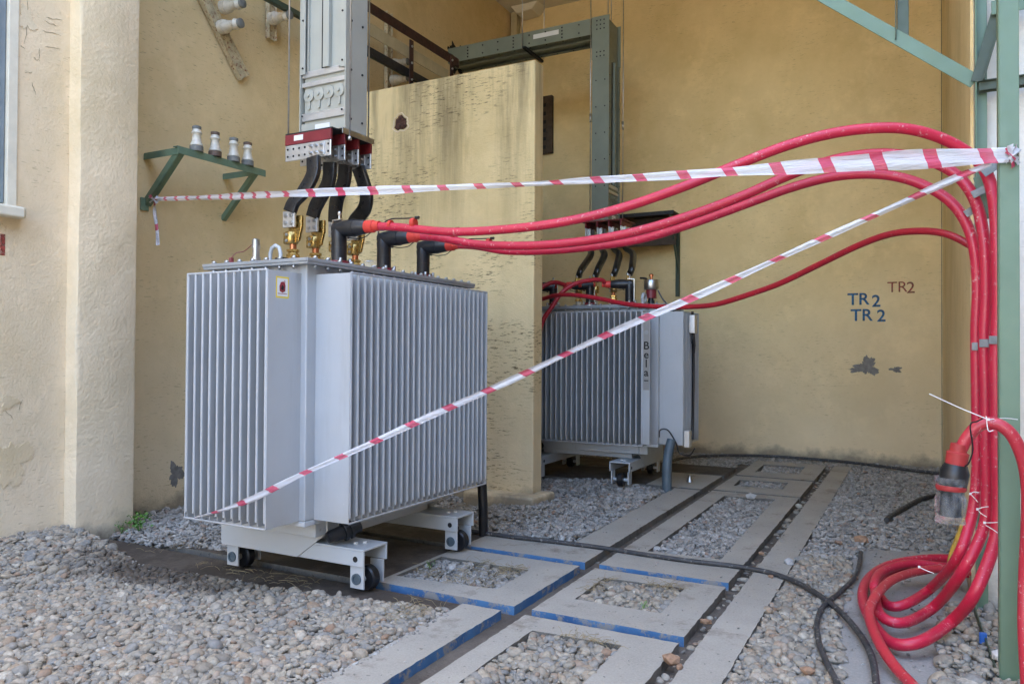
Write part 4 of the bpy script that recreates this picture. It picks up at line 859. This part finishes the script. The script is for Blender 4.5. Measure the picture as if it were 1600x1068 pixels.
Cc += [at(1455,918,z=.10), at(1418,942,z=.07), at(1390,946,z=.05), at(1374,930,z=.05), at(1366,915,z=.10), at(1378,893,z=.12), at(1420,880,z=.13), at(1470,884,z=.12), at(1540,893,z=.10)]
CL = ['highest of the three red cables arching from the near transformer to the green post', 'middle red cable of the three arching from the near transformer', 'lowest of the three arching red cables leaving the near transformer']
for i, P in enumerate((A, Bc, Cc)):
    hb = hvb[i]; zc = 2.005
    tgt = P[0]; d = Vector((tgt.x-hb[0], (tgt.y-hb[1]), 0)).normalized()
    nx = Vector(hb)+d*.4; nx.z = zc+(tgt.z-zc)*.3
    cab = None
    st = Vector((hb[0],hb[1],zc))+d*(.19-.005+.055)
    cab = cable(CL[i], [st, Vector((hb[0],hb[1],zc))+d*.40+Vector((0,0,(tgt.z-zc)*.25))]+P, (.0225,.024,.026,.026,.026) if i == 0 else (.0245, .024)[i-1], M_RED, group=GRP)
    elbow(cab, hb, d, zc)
# cable leaving the coil towards the camera
X_ = [at(1620,912,z=.14), at(1520,893,z=.135), at(1470,888,z=.13), at(1430,893,z=.13), at(1395,905,z=.135), at(1370,928,z=.13), at(1358,958,z=.10), at(1372,1000,z=.06), at(1398,1040,z=.03), at(1430,1075,z=.022), at(1470,1130,z=.022)]
cable('dusty red cable leaving the ground coil towards the bottom edge', X_, RC, M_RED2)
# far transformer cables
def hv2(k): y = (-.40,.02,.45)[k]; return Vector((-3.04+y, 7.65-.215, 1.80))
far = [('far red cable curving left from the rightmost elbow of the far transformer', 2, (-.97,-.25,0), [(938,437,7.30),(905,441,7.15),(880,455,7.05),(862,480,6.98),(848,502,6.95),(838,540,6.9)]),
       ('far red cable from the middle elbow, partly hidden by the partition wall', 1, (-.9,-.44,0), [(865,441,7.2),(845,450,7.1),(825,470,7.0)])]
for lab, k, d, L in far:
    hb = hv2(k); dd = Vector(d).normalized(); st = Vector((hb.x,hb.y,2.0))+dd*.24
    cab = cable(lab, [st]+px_path(L), RC, M_RED3); elbow(cab, hb, d)
hb = hv2(0); L = [(828,500,6.95),(846,494,6.85),(870,484,6.75),(900,483,6.65),(940,488,6.55),(980,497,6.45),(1030,504,6.3),(1080,508,6.15),(1120,505,6.0),(1170,492,5.85),(1220,473,5.7),(1280,443,5.5),(1340,404,5.3),(1390,378,5.15),(1440,372,5.0),(1480,376,4.9),(1518,385,4.85)]
P = [at(a, b_+ (-26 if 900 < a < 1130 else (-14 if a < 901 else -8)), y=y) for a, b_, y in L]
L = [(846,467,6.9),(870,461,6.8),(900,461,6.7),(940,467,6.6),(980,475,6.45),(1030,479,6.3),(1080,479,6.15),(1120,475,6.0),(1170,460,5.85),(1220,442,5.7),(1280,413,5.5),(1340,384,5.3),(1390,366,5.15),(1440,361,5.0),(1480,366,4.9),(1514,382,4.85),(1530,395,4.85)]
cab = cable('thin dark red cable sagging from the far transformer to the right wall', [Vector((hb.x-.25,hb.y-.15,2.0)), at(835,466,y=6.95)]+px_path(L), .0205, M_RED3); elbow(cab, hb, (-.9,-.4,0))
# spare cable with a connector wrapped in plastic, tied to the post
S = px_path([(1606,1080,3.50),(1601,980,3.52),(1602,900,3.55),(1606,820,3.52),(1606,760,3.50),(1598,715,3.48),(1580,678,3.46),(1555,661,3.46),(1530,664,3.46),(1511,684,3.46),(1500,705,3.46)])
sp = cable('spare red cable looped over the post with its end connector wrapped in plastic', S, .0235, M_RED2)
d0 = (S[-1]-S[-2]).normalized(); e = S[-1]; d = (at(1484,790,y=3.46)-at(1497,712,y=3.46)).normalized(); q = at(1497,705,y=3.46)
MB().tube([q-d*.03, q-d*.0, q+d*.005, q+d*.055], [.030,.031,.040,.038], 20).build('cable_boot', M_BOOT2, sp)
mb = MB(); q2 = q+d*.05; mb.tube([q2, q2+d*.03, q2+d*.085, q2+d*.12], [.040,.052,.050,.036], 20); mb.build('cable_connector', M_BLACK, sp)
q3 = at(1486,765,y=3.46); dn = Vector((-.03,0,-1)).normalized()
MB().tube([q3+dn*-.02, q3+dn*.10], [.036,.038], 20).build('connector_sleeve', M_DKHOLE, sp)
rr = random.Random(2); P = []; Rr = []
for k in range(9): P.append(q3-dn*.05+dn*.022*k); Rr.append(.053+rr.uniform(-.006,.006))
MB().tube(P, Rr, 14).build('plastic_wrap', M_PLAS, sp)
MB().lathe(q3-dn*.02, dn, [(0,.053),(.012,.055),(.02,.052)], 20).build('red_band', M_BOOT2, sp)
mb = MB(); w0 = at(1527,658,y=3.43); mb.tube([at(1538,652,y=3.42),w0,at(1516,664,y=3.40),at(1520,700,y=3.42),at(1514,722,y=3.42),at(1508,728,y=3.43)], .003, 5, smooth_path=5); mb.build('earth_wire', M_BLACK, sp)
# zip ties
def ziptie(label, paths):
    mb = MB()
    for P in paths: mb.tube([at(a, b_, y=y) for a, b_, y in P], .0019, 6, smooth_path=4)
    a = paths[0][0]; p = at(a[0], a[1], y=a[2]); mb.box((p.x-.004,p.y-.005,p.z-.004),(p.x+.005,p.y+.003,p.z+.005))
    tag(mb.build('zip_tie', M_ZIP, None), label, 'zip tie', 'white zip ties on the red cables')
ziptie('long white zip tie pointing left above the hanging connector', [[(1544,655,3.415),(1500,637,3.40),(1452,615,3.38)], [(1544,655,3.415),(1570,653,3.50),(1590,655,3.55)], [(1541,650,3.42),(1544,672,3.415),(1552,672,3.42)]])
ziptie('upper of the three small zip ties low on the cable bundle', [[(1516,771,4.05),(1522,768,4.05),(1530,769,4.05)], [(1516,771,4.05),(1523,778,4.05),(1528,784,4.05)]])
ziptie('middle small zip tie low on the cable bundle', [[(1527,795,3.97),(1536,792,3.97),(1545,791,3.97)], [(1529,798,3.97),(1535,803,3.97),(1542,807,3.97)]])
ziptie('lowest small zip tie beside the green post on the cable bundle', [[(1538,816,3.90),(1550,816,3.90),(1564,815,3.90)], [(1540,820,3.90),(1552,827,3.90),(1563,835,3.90)]])
ziptie('thin zip tie lying across the cable coil on the ground', [[(1436,885,3.9),(1446,890,3.88),(1459,895,3.86)]])
# black cables on the floor
def floor_cable(label, pix, r, z=.015, lift={}):
    P = [at(a, b_, z=z+lift.get(i, 0)) for i, (a, b_) in enumerate(pix)]; return cable(label, P, r, M_BCAB, group='black cables on the floor', name='black_cable')
floor_cable('long black cable lying across the slabs from the near transformer', [(700,822),(742,830),(800,838),(870,846),(940,855),(1010,866),(1080,876),(1150,884),(1210,896),(1260,917),(1305,948),(1340,985),(1362,1025),(1370,1075),(1372,1110)], .0145)
floor_cable('shorter black cable crossing under the long one on the dusty floor', [(1345,862),(1343,880),(1335,902),(1312,925),(1288,945),(1277,970),(1279,1000),(1292,1035),(1310,1070),(1320,1100)], .013, .012)
floor_cable('black cable emerging from the gravel near the hanging connector', [(1525,762),(1470,772),(1440,779),(1415,792),(1392,806),(1385,812)], .020, .02)
floor_cable('thin black hose running along the foot of the back wall', [(1040,724),(1062,716),(1100,712),(1150,711),(1200,712),(1260,716),(1330,722),(1400,731),(1458,738),(1500,741)], .017, .03)
tag(MB().sweep([at(728,858,z=-.02),at(790,862,z=-.02),at(860,868,z=-.02)], .01, .006, (0,1,0), 4).build('thin_wire', M_BCAB), 'thin wire lying in the groove by the near wheel', 'wire')

# ------------------------------------------------------------------ green steel frame
G = thing('cable_stand', 'pale green painted angle steel stand at the right carrying the red cables', 'cable stand', (.32, 3.7, 0))
def gpart(mb, name, mat=M_GREEN): o = mb.build(name, mat, G, .002); o.matrix_parent_inverse = Matrix.Translation(-Vector(G.location)); return o
pf = at(1578, 600, y=3.66)
mb = MB(); mb.angle((pf.x-.034, 3.66, -.05), (pf.x-.034, 3.66, 5.2), .068, .007, (0,1,0), -1, 1); gpart(mb, 'front_post')
mb = MB(); mb.box((pf.x-.034,3.656,-.05),(pf.x+.034,3.663,5.2)); mb = MB(); 
x2 = at(1523, 400, y=4.60).x
mb = MB(); mb.box((x2,4.585,-.05),(x2+.055,4.592,2.95+.4)); mb.box((x2,4.53,-.05),(x2+.007,4.584,3.35)); gpart(mb, 'rear_post')
j = at(1524, 128, y=4.56)
a = at(1290, -4, y=4.56); mb = MB(); dirv = (a-j).normalized(); a2 = a+dirv*1.2
mb.bar(j, a2, .006, .07, (0,0,1)); mb.bar(j+Vector((0,.03,0)), a2+Vector((0,.03,0)), .055, .006, (0,0,1), 0, (0,.034)); gpart(mb, 'diagonal_brace')
b0 = at(1411, 62, y=4.57); mb = MB(); mb.bar(b0, b0+Vector((.0,0,1.5)), .055, .02, (0,1,0)); mb.bar(b0+Vector((-.034,-.012,0)), b0+Vector((-.034,-.012,1.5)), .006, .035, (0,1,0)); gpart(mb, 'hanging_brace', M_GREEND)
c1 = at(1529, 131, y=4.56); mb = MB(); mb.angle(c1, c1+Vector((.42,0,0)), .05, .006, (0,0,1), 1, -1); mb.bar(c1+Vector((0,-.03,-.02)), c1+Vector((.42,-.03,-.02)), .006, .05); gpart(mb, 'cross_bar', M_GREEND)
mb = MB(); a = at(1526,128,y=4.53); b_ = at(1578,-45,y=4.53); mb.bar(a, b_, .055, .006, (0,1,0)); mb.bar(a+Vector((-.0,-.03,0)), b_+Vector((-.0,-.03,0)), .006, .05, (0,1,0), 0, (-.028,.0)); gpart(mb, 'diagonal_brace', M_GREEND)
mb = MB(); z_ = at(1595,5,y=4.5).z; mb.bar((pf.x+.0,4.5,z_),(2.2,4.5,z_),.006,.07,(0,0,1)); gpart(mb, 'top_rail')
mb = MB(); mb.bar(at(1522,950,z=.06), at(1562,1066,z=-.01), .006, .035, (0,0,1)); o = mb.build('steel_strip', M_GREEND, None, .001); tag(o, 'flat green steel strip lying on edge at the foot of the posts', 'steel strip')
# clamps holding the cables
z_ = at(1545,535,y=4).z
mb = MB()
for (px0, px1, yy, py) in ((1518,1530,4.07,541),(1530,1545,3.99,536),(1545,1566,3.92,531)):
    a = at(px0,py,y=yy); b_ = at(px1,py,y=yy); mb.box((a.x,yy-.004,a.z-.018),(b_.x,yy,a.z+.018))
gpart(mb, 'cable_clamp', M_GALV)
for (pa, pb, yy) in (((1508,335),(1530,322),4.07),((1519,305),(1546,292),3.99),((1536,272),(1562,255),3.92)):
    a = at(*pa, y=yy); b_ = at(*pb, y=yy); mb = MB(); mb.bar(a, b_, .004, .034, (0,0,1)); mb.bar(b_, b_+Vector((.0,.08,0)), .004, .034, (0,0,1)); gpart(mb, 'cable_clamp', M_GALV)
mb = MB(); mb.bar(at(1530,275,y=4.05), at(1550,340,y=4.05), .05, .006, (0,1,0)); gpart(mb, 'clamp_bracket', M_GREEN)

# ------------------------------------------------------------------ barrier tapes
def tape(label, pts, widths, normal_view=True, twist=None, u0=0):
    P = spline(pts, 10); n = len(P); Wd = np.interp(np.linspace(0,1,n), np.linspace(0,1,len(widths)), widths); Tw = np.interp(np.linspace(0,1,n), np.linspace(0,1,len(twist)), twist) if twist else [0]*n
    vs = []; uvs = []; L = u0
    for i in range(n):
        t = (P[min(i+1,n-1)]-P[max(i-1,0)]).normalized(); up = (Vector((0,0,1))-t*t.z).normalized(); side = up.cross(t)
        d = up*math.cos(Tw[i])+side*math.sin(Tw[i])
        if i: L += (P[i]-P[i-1]).length
        for k in range(5):
            f = k/4-.5; vs.append(P[i]+d*Wd[i]*(1+.13*math.sin(L*5.1)+.08*math.sin(L*13+1))*f+side*(.007*math.sin(k*2.2+i*.13)+.012*abs(f)*math.sin(L*2.3))); uvs.append((L, f*.075))
    fs = [(i*5+k, i*5+k+1, (i+1)*5+k+1, (i+1)*5+k) for i in range(n-1) for k in range(4)]
    me = bpy.data.meshes.new('barrier_tape'); me.from_pydata(vs, [], fs); uv = me.uv_layers.new(name='UVMap')
    for pl in me.polygons:
        pl.use_smooth = True
        for li, vi in zip(pl.loop_indices, pl.vertices): uv.data[li].uv = uvs[vi]
    me.materials.append(M_TAPE); o = bpy.data.objects.new('barrier_tape', me); COL.objects.link(o)
    if label: tag(o, label, 'barrier tape')
    return o
tp = tape('upper red and white barrier tape strung nearly level from green shelf to post', px_path([(240,311,3.92),(330,308,3.6),(430,304,3.22),(520,300,3.18),(620,296,3.22),(720,291.5,3.27),(830,287,3.32),(900,283,3.35),(1000,277.5,3.4),(1120,270,3.44),(1250,261,3.5),(1400,251,3.56),(1500,246,3.60),(1589,241,3.64)]),
     [.026,.034,.04,.042,.042,.036,.026,.018,.030,.040,.052,.062,.068,.072,.072])
t2 = tape(None, px_path([(1589,241,3.64),(1590,241,3.70)]), [.072,.072]); t2.name = 'tape_wrap'; t2.parent = tp
kn = []
for k, (a, b_, c_, d_) in enumerate(((1572,232,1592,252),(1570,252,1592,231),(1576,228,1583,258))):
    q = tape(None, px_path([(a,b_,3.63),((a+c_)/2,(b_+d_)/2+2,3.615),(c_,d_,3.645)]), [.03,.012,.035], twist=[.3,1.0,.2], u0=k*.07); q.name = 'tape_knot'; q.parent = tp
for k, (a, b_, c_, d_) in enumerate(((233,306,246,317),(234,316,247,307))):
    q = tape(None, px_path([(a,b_,3.90),((a+c_)/2,(b_+d_)/2,3.88),(c_,d_,3.90)]), [.03,.012,.025], twist=[.3,1.2,.2], u0=k*.07); q.name = 'tape_knot'; q.parent = tp
t3 = tape(None, px_path([(242,312,3.92),(241,330,3.91),(245,355,3.90),(246,383,3.89)]), [.02,.03,.028,.02], twist=[1.5,1.2,1.5,1.1]); t3.name = 'loose_tape_end'; t3.parent = tp
# spline up-direction is vertical, so give the loose end a sideways width
tp2 = tape('lower red and white barrier tape slanting from transformer foot up to post', px_path([(304,808,2.79),(345,797,2.77),(400,776,2.78),(470,741,2.84),(560,701,2.92),(660,655,3.0),(800,593,3.14),(950,522,3.24),(1100,457,3.34),(1250,388,3.44),(1380,330,3.52),(1480,284,3.59),(1548,256,3.64)]),
     [.006,.014,.026,.032,.025,.031,.026,.032,.028,.030,.025,.029,.023,.027,.018], u0=.05)

# ------------------------------------------------------------------ green shelf with insulators
zs = 2.85; SH = thing('wall_shelf', 'green painted angle steel wall shelf beside the pillar', 'shelf', (-5.4, 4.0, 2.44))
def spart(mb, name): o = mb.build(name, M_GREEND2, SH, .0015); o.matrix_parent_inverse = Matrix.Translation(-Vector(SH.location)); return o
M_GREEND2 = plain('green_shelf_paint', (.13, .20, .13), .5, var=.15, scale=9, dirt=((.11, .09, .06), .70))
xo = -4.985; ya, yb = 3.98, 4.80
spart(MB().angle((-5.4,ya,zs),(xo,ya,zs),.05,.006,(0,0,1),-1,-1), 'shelf_arm'); spart(MB().angle((-5.4,yb-.04,zs+.0),(xo,yb-.04,zs+.0),.05,.006,(0,0,1),-1,-1), 'shelf_arm')
spart(MB().angle((xo+.003,ya-.02,zs+.006),(xo+.003,yb+.05,zs+.006),.055,.006,(0,0,1),-1,-1), 'front_rail')
spart(MB().angle((-5.39,ya+.01,2.44),(xo-.01,ya+.01,zs-.03),.05,.006,(0,1,0),1,1), 'strut'); spart(MB().angle((-5.39,yb-.05,2.44),(xo-.01,yb-.05,zs-.03),.04,.006,(0,1,0),1,1), 'strut')
spart(MB().box((-5.398,ya-.03,2.40),(-5.385,ya+.04,2.50)), 'wall_plate')
def insulator(label, base, axis, s=1, cap=M_CAPB, foot=M_CAPB, group='porcelain insulators on the green shelf', lab2=None):
    o = MB().lathe(base, axis, [(.035*s,.036*s),(.04*s,.042*s),(.052*s,.040*s),(.06*s,.033*s),(.11*s,.027*s),(.115*s,.030*s),(.125*s,.036*s),(.135*s,.030*s),(.15*s,.026*s)], 20).build('insulator', M_PORC); tag(o, label, 'insulator', group)
    MB().lathe(base, axis, [(0,.044*s),(.034*s,.044*s),(.038*s,.038*s)], 20).build('foot', foot, o); MB().lathe(Vector(base)+Vector(axis).normalized()*.149*s, axis, [(0,.026*s),(.004,.030*s),(.02*s,.030*s),(.024*s,.02*s)], 18).build('cap', cap, o); return o
for (px_, lab, cp_, ft) in ((307,'nearest porcelain insulator on the green shelf, grey foot and cap',M_CAPG,M_CAPG),(336,'second porcelain insulator on the green shelf, dark brown foot',M_CAPB,M_CAPB),(365,'third porcelain insulator on the green shelf, grey cap and foot',M_CAPG,M_CAPG),(387,'farthest porcelain insulator on the green shelf, brown cap',M_CAPB,M_CAPG)):
    p = at(px_, 236, x=xo-.02); insulator(lab, (xo-.02, p.y, zs+.009), (0,0,1), 1.16, cp_, ft)

# ------------------------------------------------------------------ old supports on the side wall
def wp(px_, py_, x=-5.36): return at(px_, py_, x=x)
def support(label, a, b_, w, ins):
    a = Vector(a); b_ = Vector(b_); o = MB(); d = (b_-a).normalized(); s_ = d.cross(Vector((1,0,0))).normalized()
    o.bar(a, b_, .008, w, s_, 0, (0,0)); 
    for k in (-1, 1): o.bar(a+s_*k*w/2, b_+s_*k*w/2, .05, .008, s_)
    t = o.build('support_channel', M_RUST, None, .002); tag(t, label, 'support')
    return t
support('long slanting rusty cream channel on the side wall above the shelf', wp(302,-40), wp(381,122), .11, 0)
for (px_, py_, lab) in ((348,12,'upper insulator on the slanting rusty channel'),(345,43,'lower insulator on the slanting rusty channel')):
    p = wp(px_, py_, -5.33); insulator(lab, (p.x, p.y, p.z), (1,.08,.0), 1.35, M_CAPG, M_PORC, group=None)
support('short upright rusty channel behind the bus duct', wp(424,-60), wp(424,62), .09, 0)
p = wp(424, 30, -5.33); insulator('insulator on the short upright rusty channel', p, (1,.05,0), 1.35, M_CAPG, M_PORC, group=None)
support('upright cream channel above the partition wall', wp(607,20), wp(607,160), .09, 0)
for (py_, lab) in ((101,'upper insulator above the partition wall'),(126,'lower insulator above the partition wall')):
    p = wp(613, py_, -5.33); insulator(lab, p, (1,.05,0), 1.35, M_CAPG, M_PORC, group=None)
def wallbar(label, p1, p2, x, w, h, mat, name='old_busbar'):
    a = at(*p1, x=x); b_ = at(*p2, x=x); z = (a.z+b_.z)/2; a.z = b_.z = z; d = (b_-a).normalized(); a -= d*.9
    if b_.y > 8.0: b_.y = 8.0
    t = MB().bar(a, b_, w, h, (0,0,1)).build(name, mat, None, .002); tag(t, label, 'busbar'); return t
wallbar('dark maroon flat bar running above the partition wall', (600,30), (735,108), -5.0, .012, .11, M_OLDRED)
wallbar('wide cream flat bar under the dark maroon bar', (600,60), (700,118), -5.02, .012, .13, M_OLDCREAM)
wallbar('peeling black and blue bar under the cream bar', (600,95), (680,136), -5.05, .03, .09, M_OLDBLACK)
wallbar('old green angle bar running along the side wall', (440,10), (690,146), -5.13, .05, .05, M_GREEND, 'angle_bar')
for (px_, py0, py1, x, lab) in ((643,66,132,-4.99,'dark bolted hanger plate nearer on the old bars'),(706,88,128,-4.99,'dark bolted hanger plate farther on the old bars')):
    a = at(px_, py0, x=x); b_ = at(px_, py1, x=x); mb = MB(); mb.bar((x,a.y,b_.z-.2),(x,a.y,a.z+.02),.012,.07,(0,1,0)); t = mb.build('hanger_plate', M_OLDRED, None, .002); tag(t, lab, 'plate')
    mb = MB(); 
    for zz in (a.z-.05, (a.z+b_.z)/2, b_.z+.05): mb.lathe((x+.006,a.y,zz),(1,0,0),[(0,.014),(.012,.012)],6)
    mb.split('bolt', M_STEEL, t)
# shelf on the back wall behind the far transformer
y_ = 10.19; a = at(985,352,y=y_); b_ = at(1052,330,y=9.75)
z1 = at(1052,328,y=9.72).z; xr = at(1052,345,y=9.72).x
BS = thing('wall_shelf', 'dark brown board on a green bracket low on the back wall', 'shelf', (xr, 10.1, z1-1))
def hpart(mb, name, mat): o = mb.build(name, mat, BS, .003); o.matrix_parent_inverse = Matrix.Translation(-Vector(BS.location)); return o
hpart(MB().box((xr-1.0,9.72,z1-.05),(xr,9.74,z1)), 'front_edge', M_OLDBLACK); hpart(MB().box((xr-1.0,9.742,z1-.02),(xr,10.19,z1-.001)), 'board', M_WOOD)
mb = MB(); zl = at(1049,440,y=10.15).z; mb.angle((xr-.04,10.18,z1-.02),(xr-.04,10.18,zl-.2),.06,.007,(0,1,0),-1,-1); hpart(mb, 'upright', M_GREEND)
hpart(MB().bar((xr-.05,9.76,z1-.05),(xr-.05,10.15,zl+.12),.05,.02,(1,0,0)), 'strut', M_GREEND); hpart(MB().box((xr-1.0,9.9,z1-.42),(xr-.02,9.93,z1-.05)), 'back_panel', M_WOOD)

# ------------------------------------------------------------------ small things on the ground
def stone(label, px_, py_, s, mat, seed, z=.0):
    rr = np.random.default_rng(seed); vs, f = ICO1; w = vs[seed % 40]*np.array([s, s*.7, s*.55]); p = at(px_, py_, z=z); a = rr.uniform(0, 6)
    w = w@np.array([[math.cos(a),math.sin(a),0],[-math.sin(a),math.cos(a),0],[0,0,1]])
    o = MB().add([tuple(q+np.array(p)+np.array([0,0,s*.3])) for q in w], [tuple(int(i) for i in t) for t in f]).build('stone', mat, None, .003); tag(o, label, 'stone')
stone('orange brick fragment in the right channel near the bottom edge', 1048, 1034, .045, M_STONEO, 1)
stone('smaller orange brick bit beside the larger one at the bottom', 1062, 1044, .025, M_STONEO, 2)
stone('brown brick fragment in the right channel beside the blue edge', 1103, 973, .032, M_STONEO, 3)
stone('orange leaf shaped shard on the narrow strip by the black cable', 1205, 902, .022, M_STONEO, 4)
stone('pale orange shard beside the gravel near the black cable', 1190, 866, .03, M_STONEO, 5)
stone('orange brick shard in the pebbles near the bottom edge', 1262, 1052, .035, M_STONEO, 6)
stone('pale cement lump on the far slab edge', 1172, 778, .055, plain('pale_lump', (.42, .42, .40), .9, bmp=.01), 7)
stone('white stone lump in the channel beyond the long slab', 1248, 792, .045, plain('pale_lump2', (.46, .46, .40), .9, bmp=.01), 8)
stone('flat pale stone on the narrow strip', 1232, 880, .045, plain('pale_lump3', (.40, .40, .39), .9, bmp=.01), 9)
stone('brown broken clod where the dusty floor meets the gravel', 1345, 846, .06, M_STONEO, 10)
stone('small brown clod beside the crossing cables', 1335, 905, .03, M_STONEO, 11)
stone('white crumpled plaster lump at the foot of the green post', 1562, 1030, .05, plain('white_lump', (.62, .62, .60), .8, bmp=.02), 12, .02)
p = at(1536, 998, z=.03); tag(MB().box((p.x-.015,p.y-.01,p.z-.02),(p.x+.015,p.y+.01,p.z+.03)).build('bottle_cap', plain('blue_plastic', (.02, .12, .45), .35), None, .004), 'small blue plastic scrap in the rubble', 'plastic scrap')
mb = MB(); mb.tube([at(1478,905,y=4.25),at(1487,868,y=4.25),at(1500,835,y=4.24),at(1508,810,y=4.22)], [.006,.014,.016,.010], 8, smooth_path=5); tag(mb.build('yellow_sleeve', M_YSLV), 'frayed yellow and white sleeve beside the cable bundle', 'sleeve')
p = at(1018, 745, z=.02); mb = MB(); mb.lathe((-2.38, 7.44, 0), (0,0,1), [(0,.04),(.05,.02),(.07,.022),(.075,.01)], 12); q = at(1078,752,z=0); o = mb.build('earth_bolt', M_STEEL); o.location = (q.x+2.38, q.y-7.44, 0); tag(o, 'shiny earthing bolt on the slab beside the conduit pipe', 'bolt')
# green sprouts
def sprout(label, p, h, n, seed):
    rr = random.Random(seed); mb = MB(); t = thing('weed', label, 'plant', p)
    for i in range(max(4, n//9)):
        a = rr.uniform(0, 6.28); l = h*rr.uniform(.6, 1); e = Vector((math.cos(a)*l*.5, math.sin(a)*l*.5, l)); mb.tube([(0,0,0), e*.5+Vector((0,0,l*.1)), e], .0015, 4)
    mb.build('stem', M_LEAF, t); mb = MB()
    for i in range(n):
        a = rr.uniform(0, 6.28); r_ = h*.62*math.sqrt(rr.random()); z = h*rr.uniform(.2, 1.05); c = Vector((math.cos(a)*r_, math.sin(a)*r_, z)); s_ = h*rr.uniform(.09, .17)
        u = Vector((rr.uniform(-1,1), rr.uniform(-1,1), rr.uniform(-.2,.6))).normalized(); w = u.orthogonal().normalized()
        w = (w+Vector((0,0,.3))).normalized()
        mb.add([c, c+u*s_*.6+w*s_*.45, c+u*s_*1.3, c+u*s_*.6-w*s_*.45], [(0,1,2,3)])
    mb.build('leaves', M_LEAF, t)
p = at(210, 833, z=.0); sprout('bright green weed growing at the foot of the pillar', (p.x+.02, p.y+.02, .01), .13, 90, 1)
p = at(196, 836, z=.0); sprout('smaller green weed just left of the bright one at the pillar', (p.x+.0, p.y-.03, .02), .08, 40, 2)
sprout('yellowish sprout at the wall foot near the left edge', (-5.06, at(18,872,z=.05).y, .06), .10, 26, 3)
p = at(1005, 948, z=.0); sprout('tiny green sprout among pebbles in the square slab hole', (p.x, p.y, -.01), .05, 16, 4)
p = at(672, 886, z=.0); sprout('tiny green sprout between stones near the front wheel', (p.x, p.y, -.01), .05, 16, 5)
# dry grass and litter
mb = MB(); rr = random.Random(9)
for (x0, y0, x1, y1, n, h) in ((-2.6,3.68,-2.1,3.85,90,.04),(-2.2,3.9,-2.07,4.12,60,.04),(-2.35,3.0,-2.12,3.3,70,.05),(-3.9,3.18,-2.9,3.36,60,.02),(-2.08,3.9,-2.5,4.13,70,.03),(-1.6,3.9,-1.56,4.2,40,.03),(-1.35,4.15,-1.15,4.22,50,.03),(-3.4,4.9,-2.6,5.7,160,.05),(-1.45,3.22,-1.17,3.27,40,.03),(-5.2,3.3,-4.2,4.0,120,.03)):
    for i in range(n):
        p = Vector((rr.uniform(x0,x1), rr.uniform(y0,y1), .004)); a = rr.uniform(0,6.28); l = rr.uniform(.03,.09); q = p+Vector((math.cos(a)*l, math.sin(a)*l, rr.uniform(0,h)))
        mb.tube([p, (p+q)/2+Vector((0,0,h*.3)), q], .0011, 3, cap=False)
tag(mb.build('dry_grass', M_DRY), 'dry grass stalks and straw between slabs and stones', None, kind='stuff')
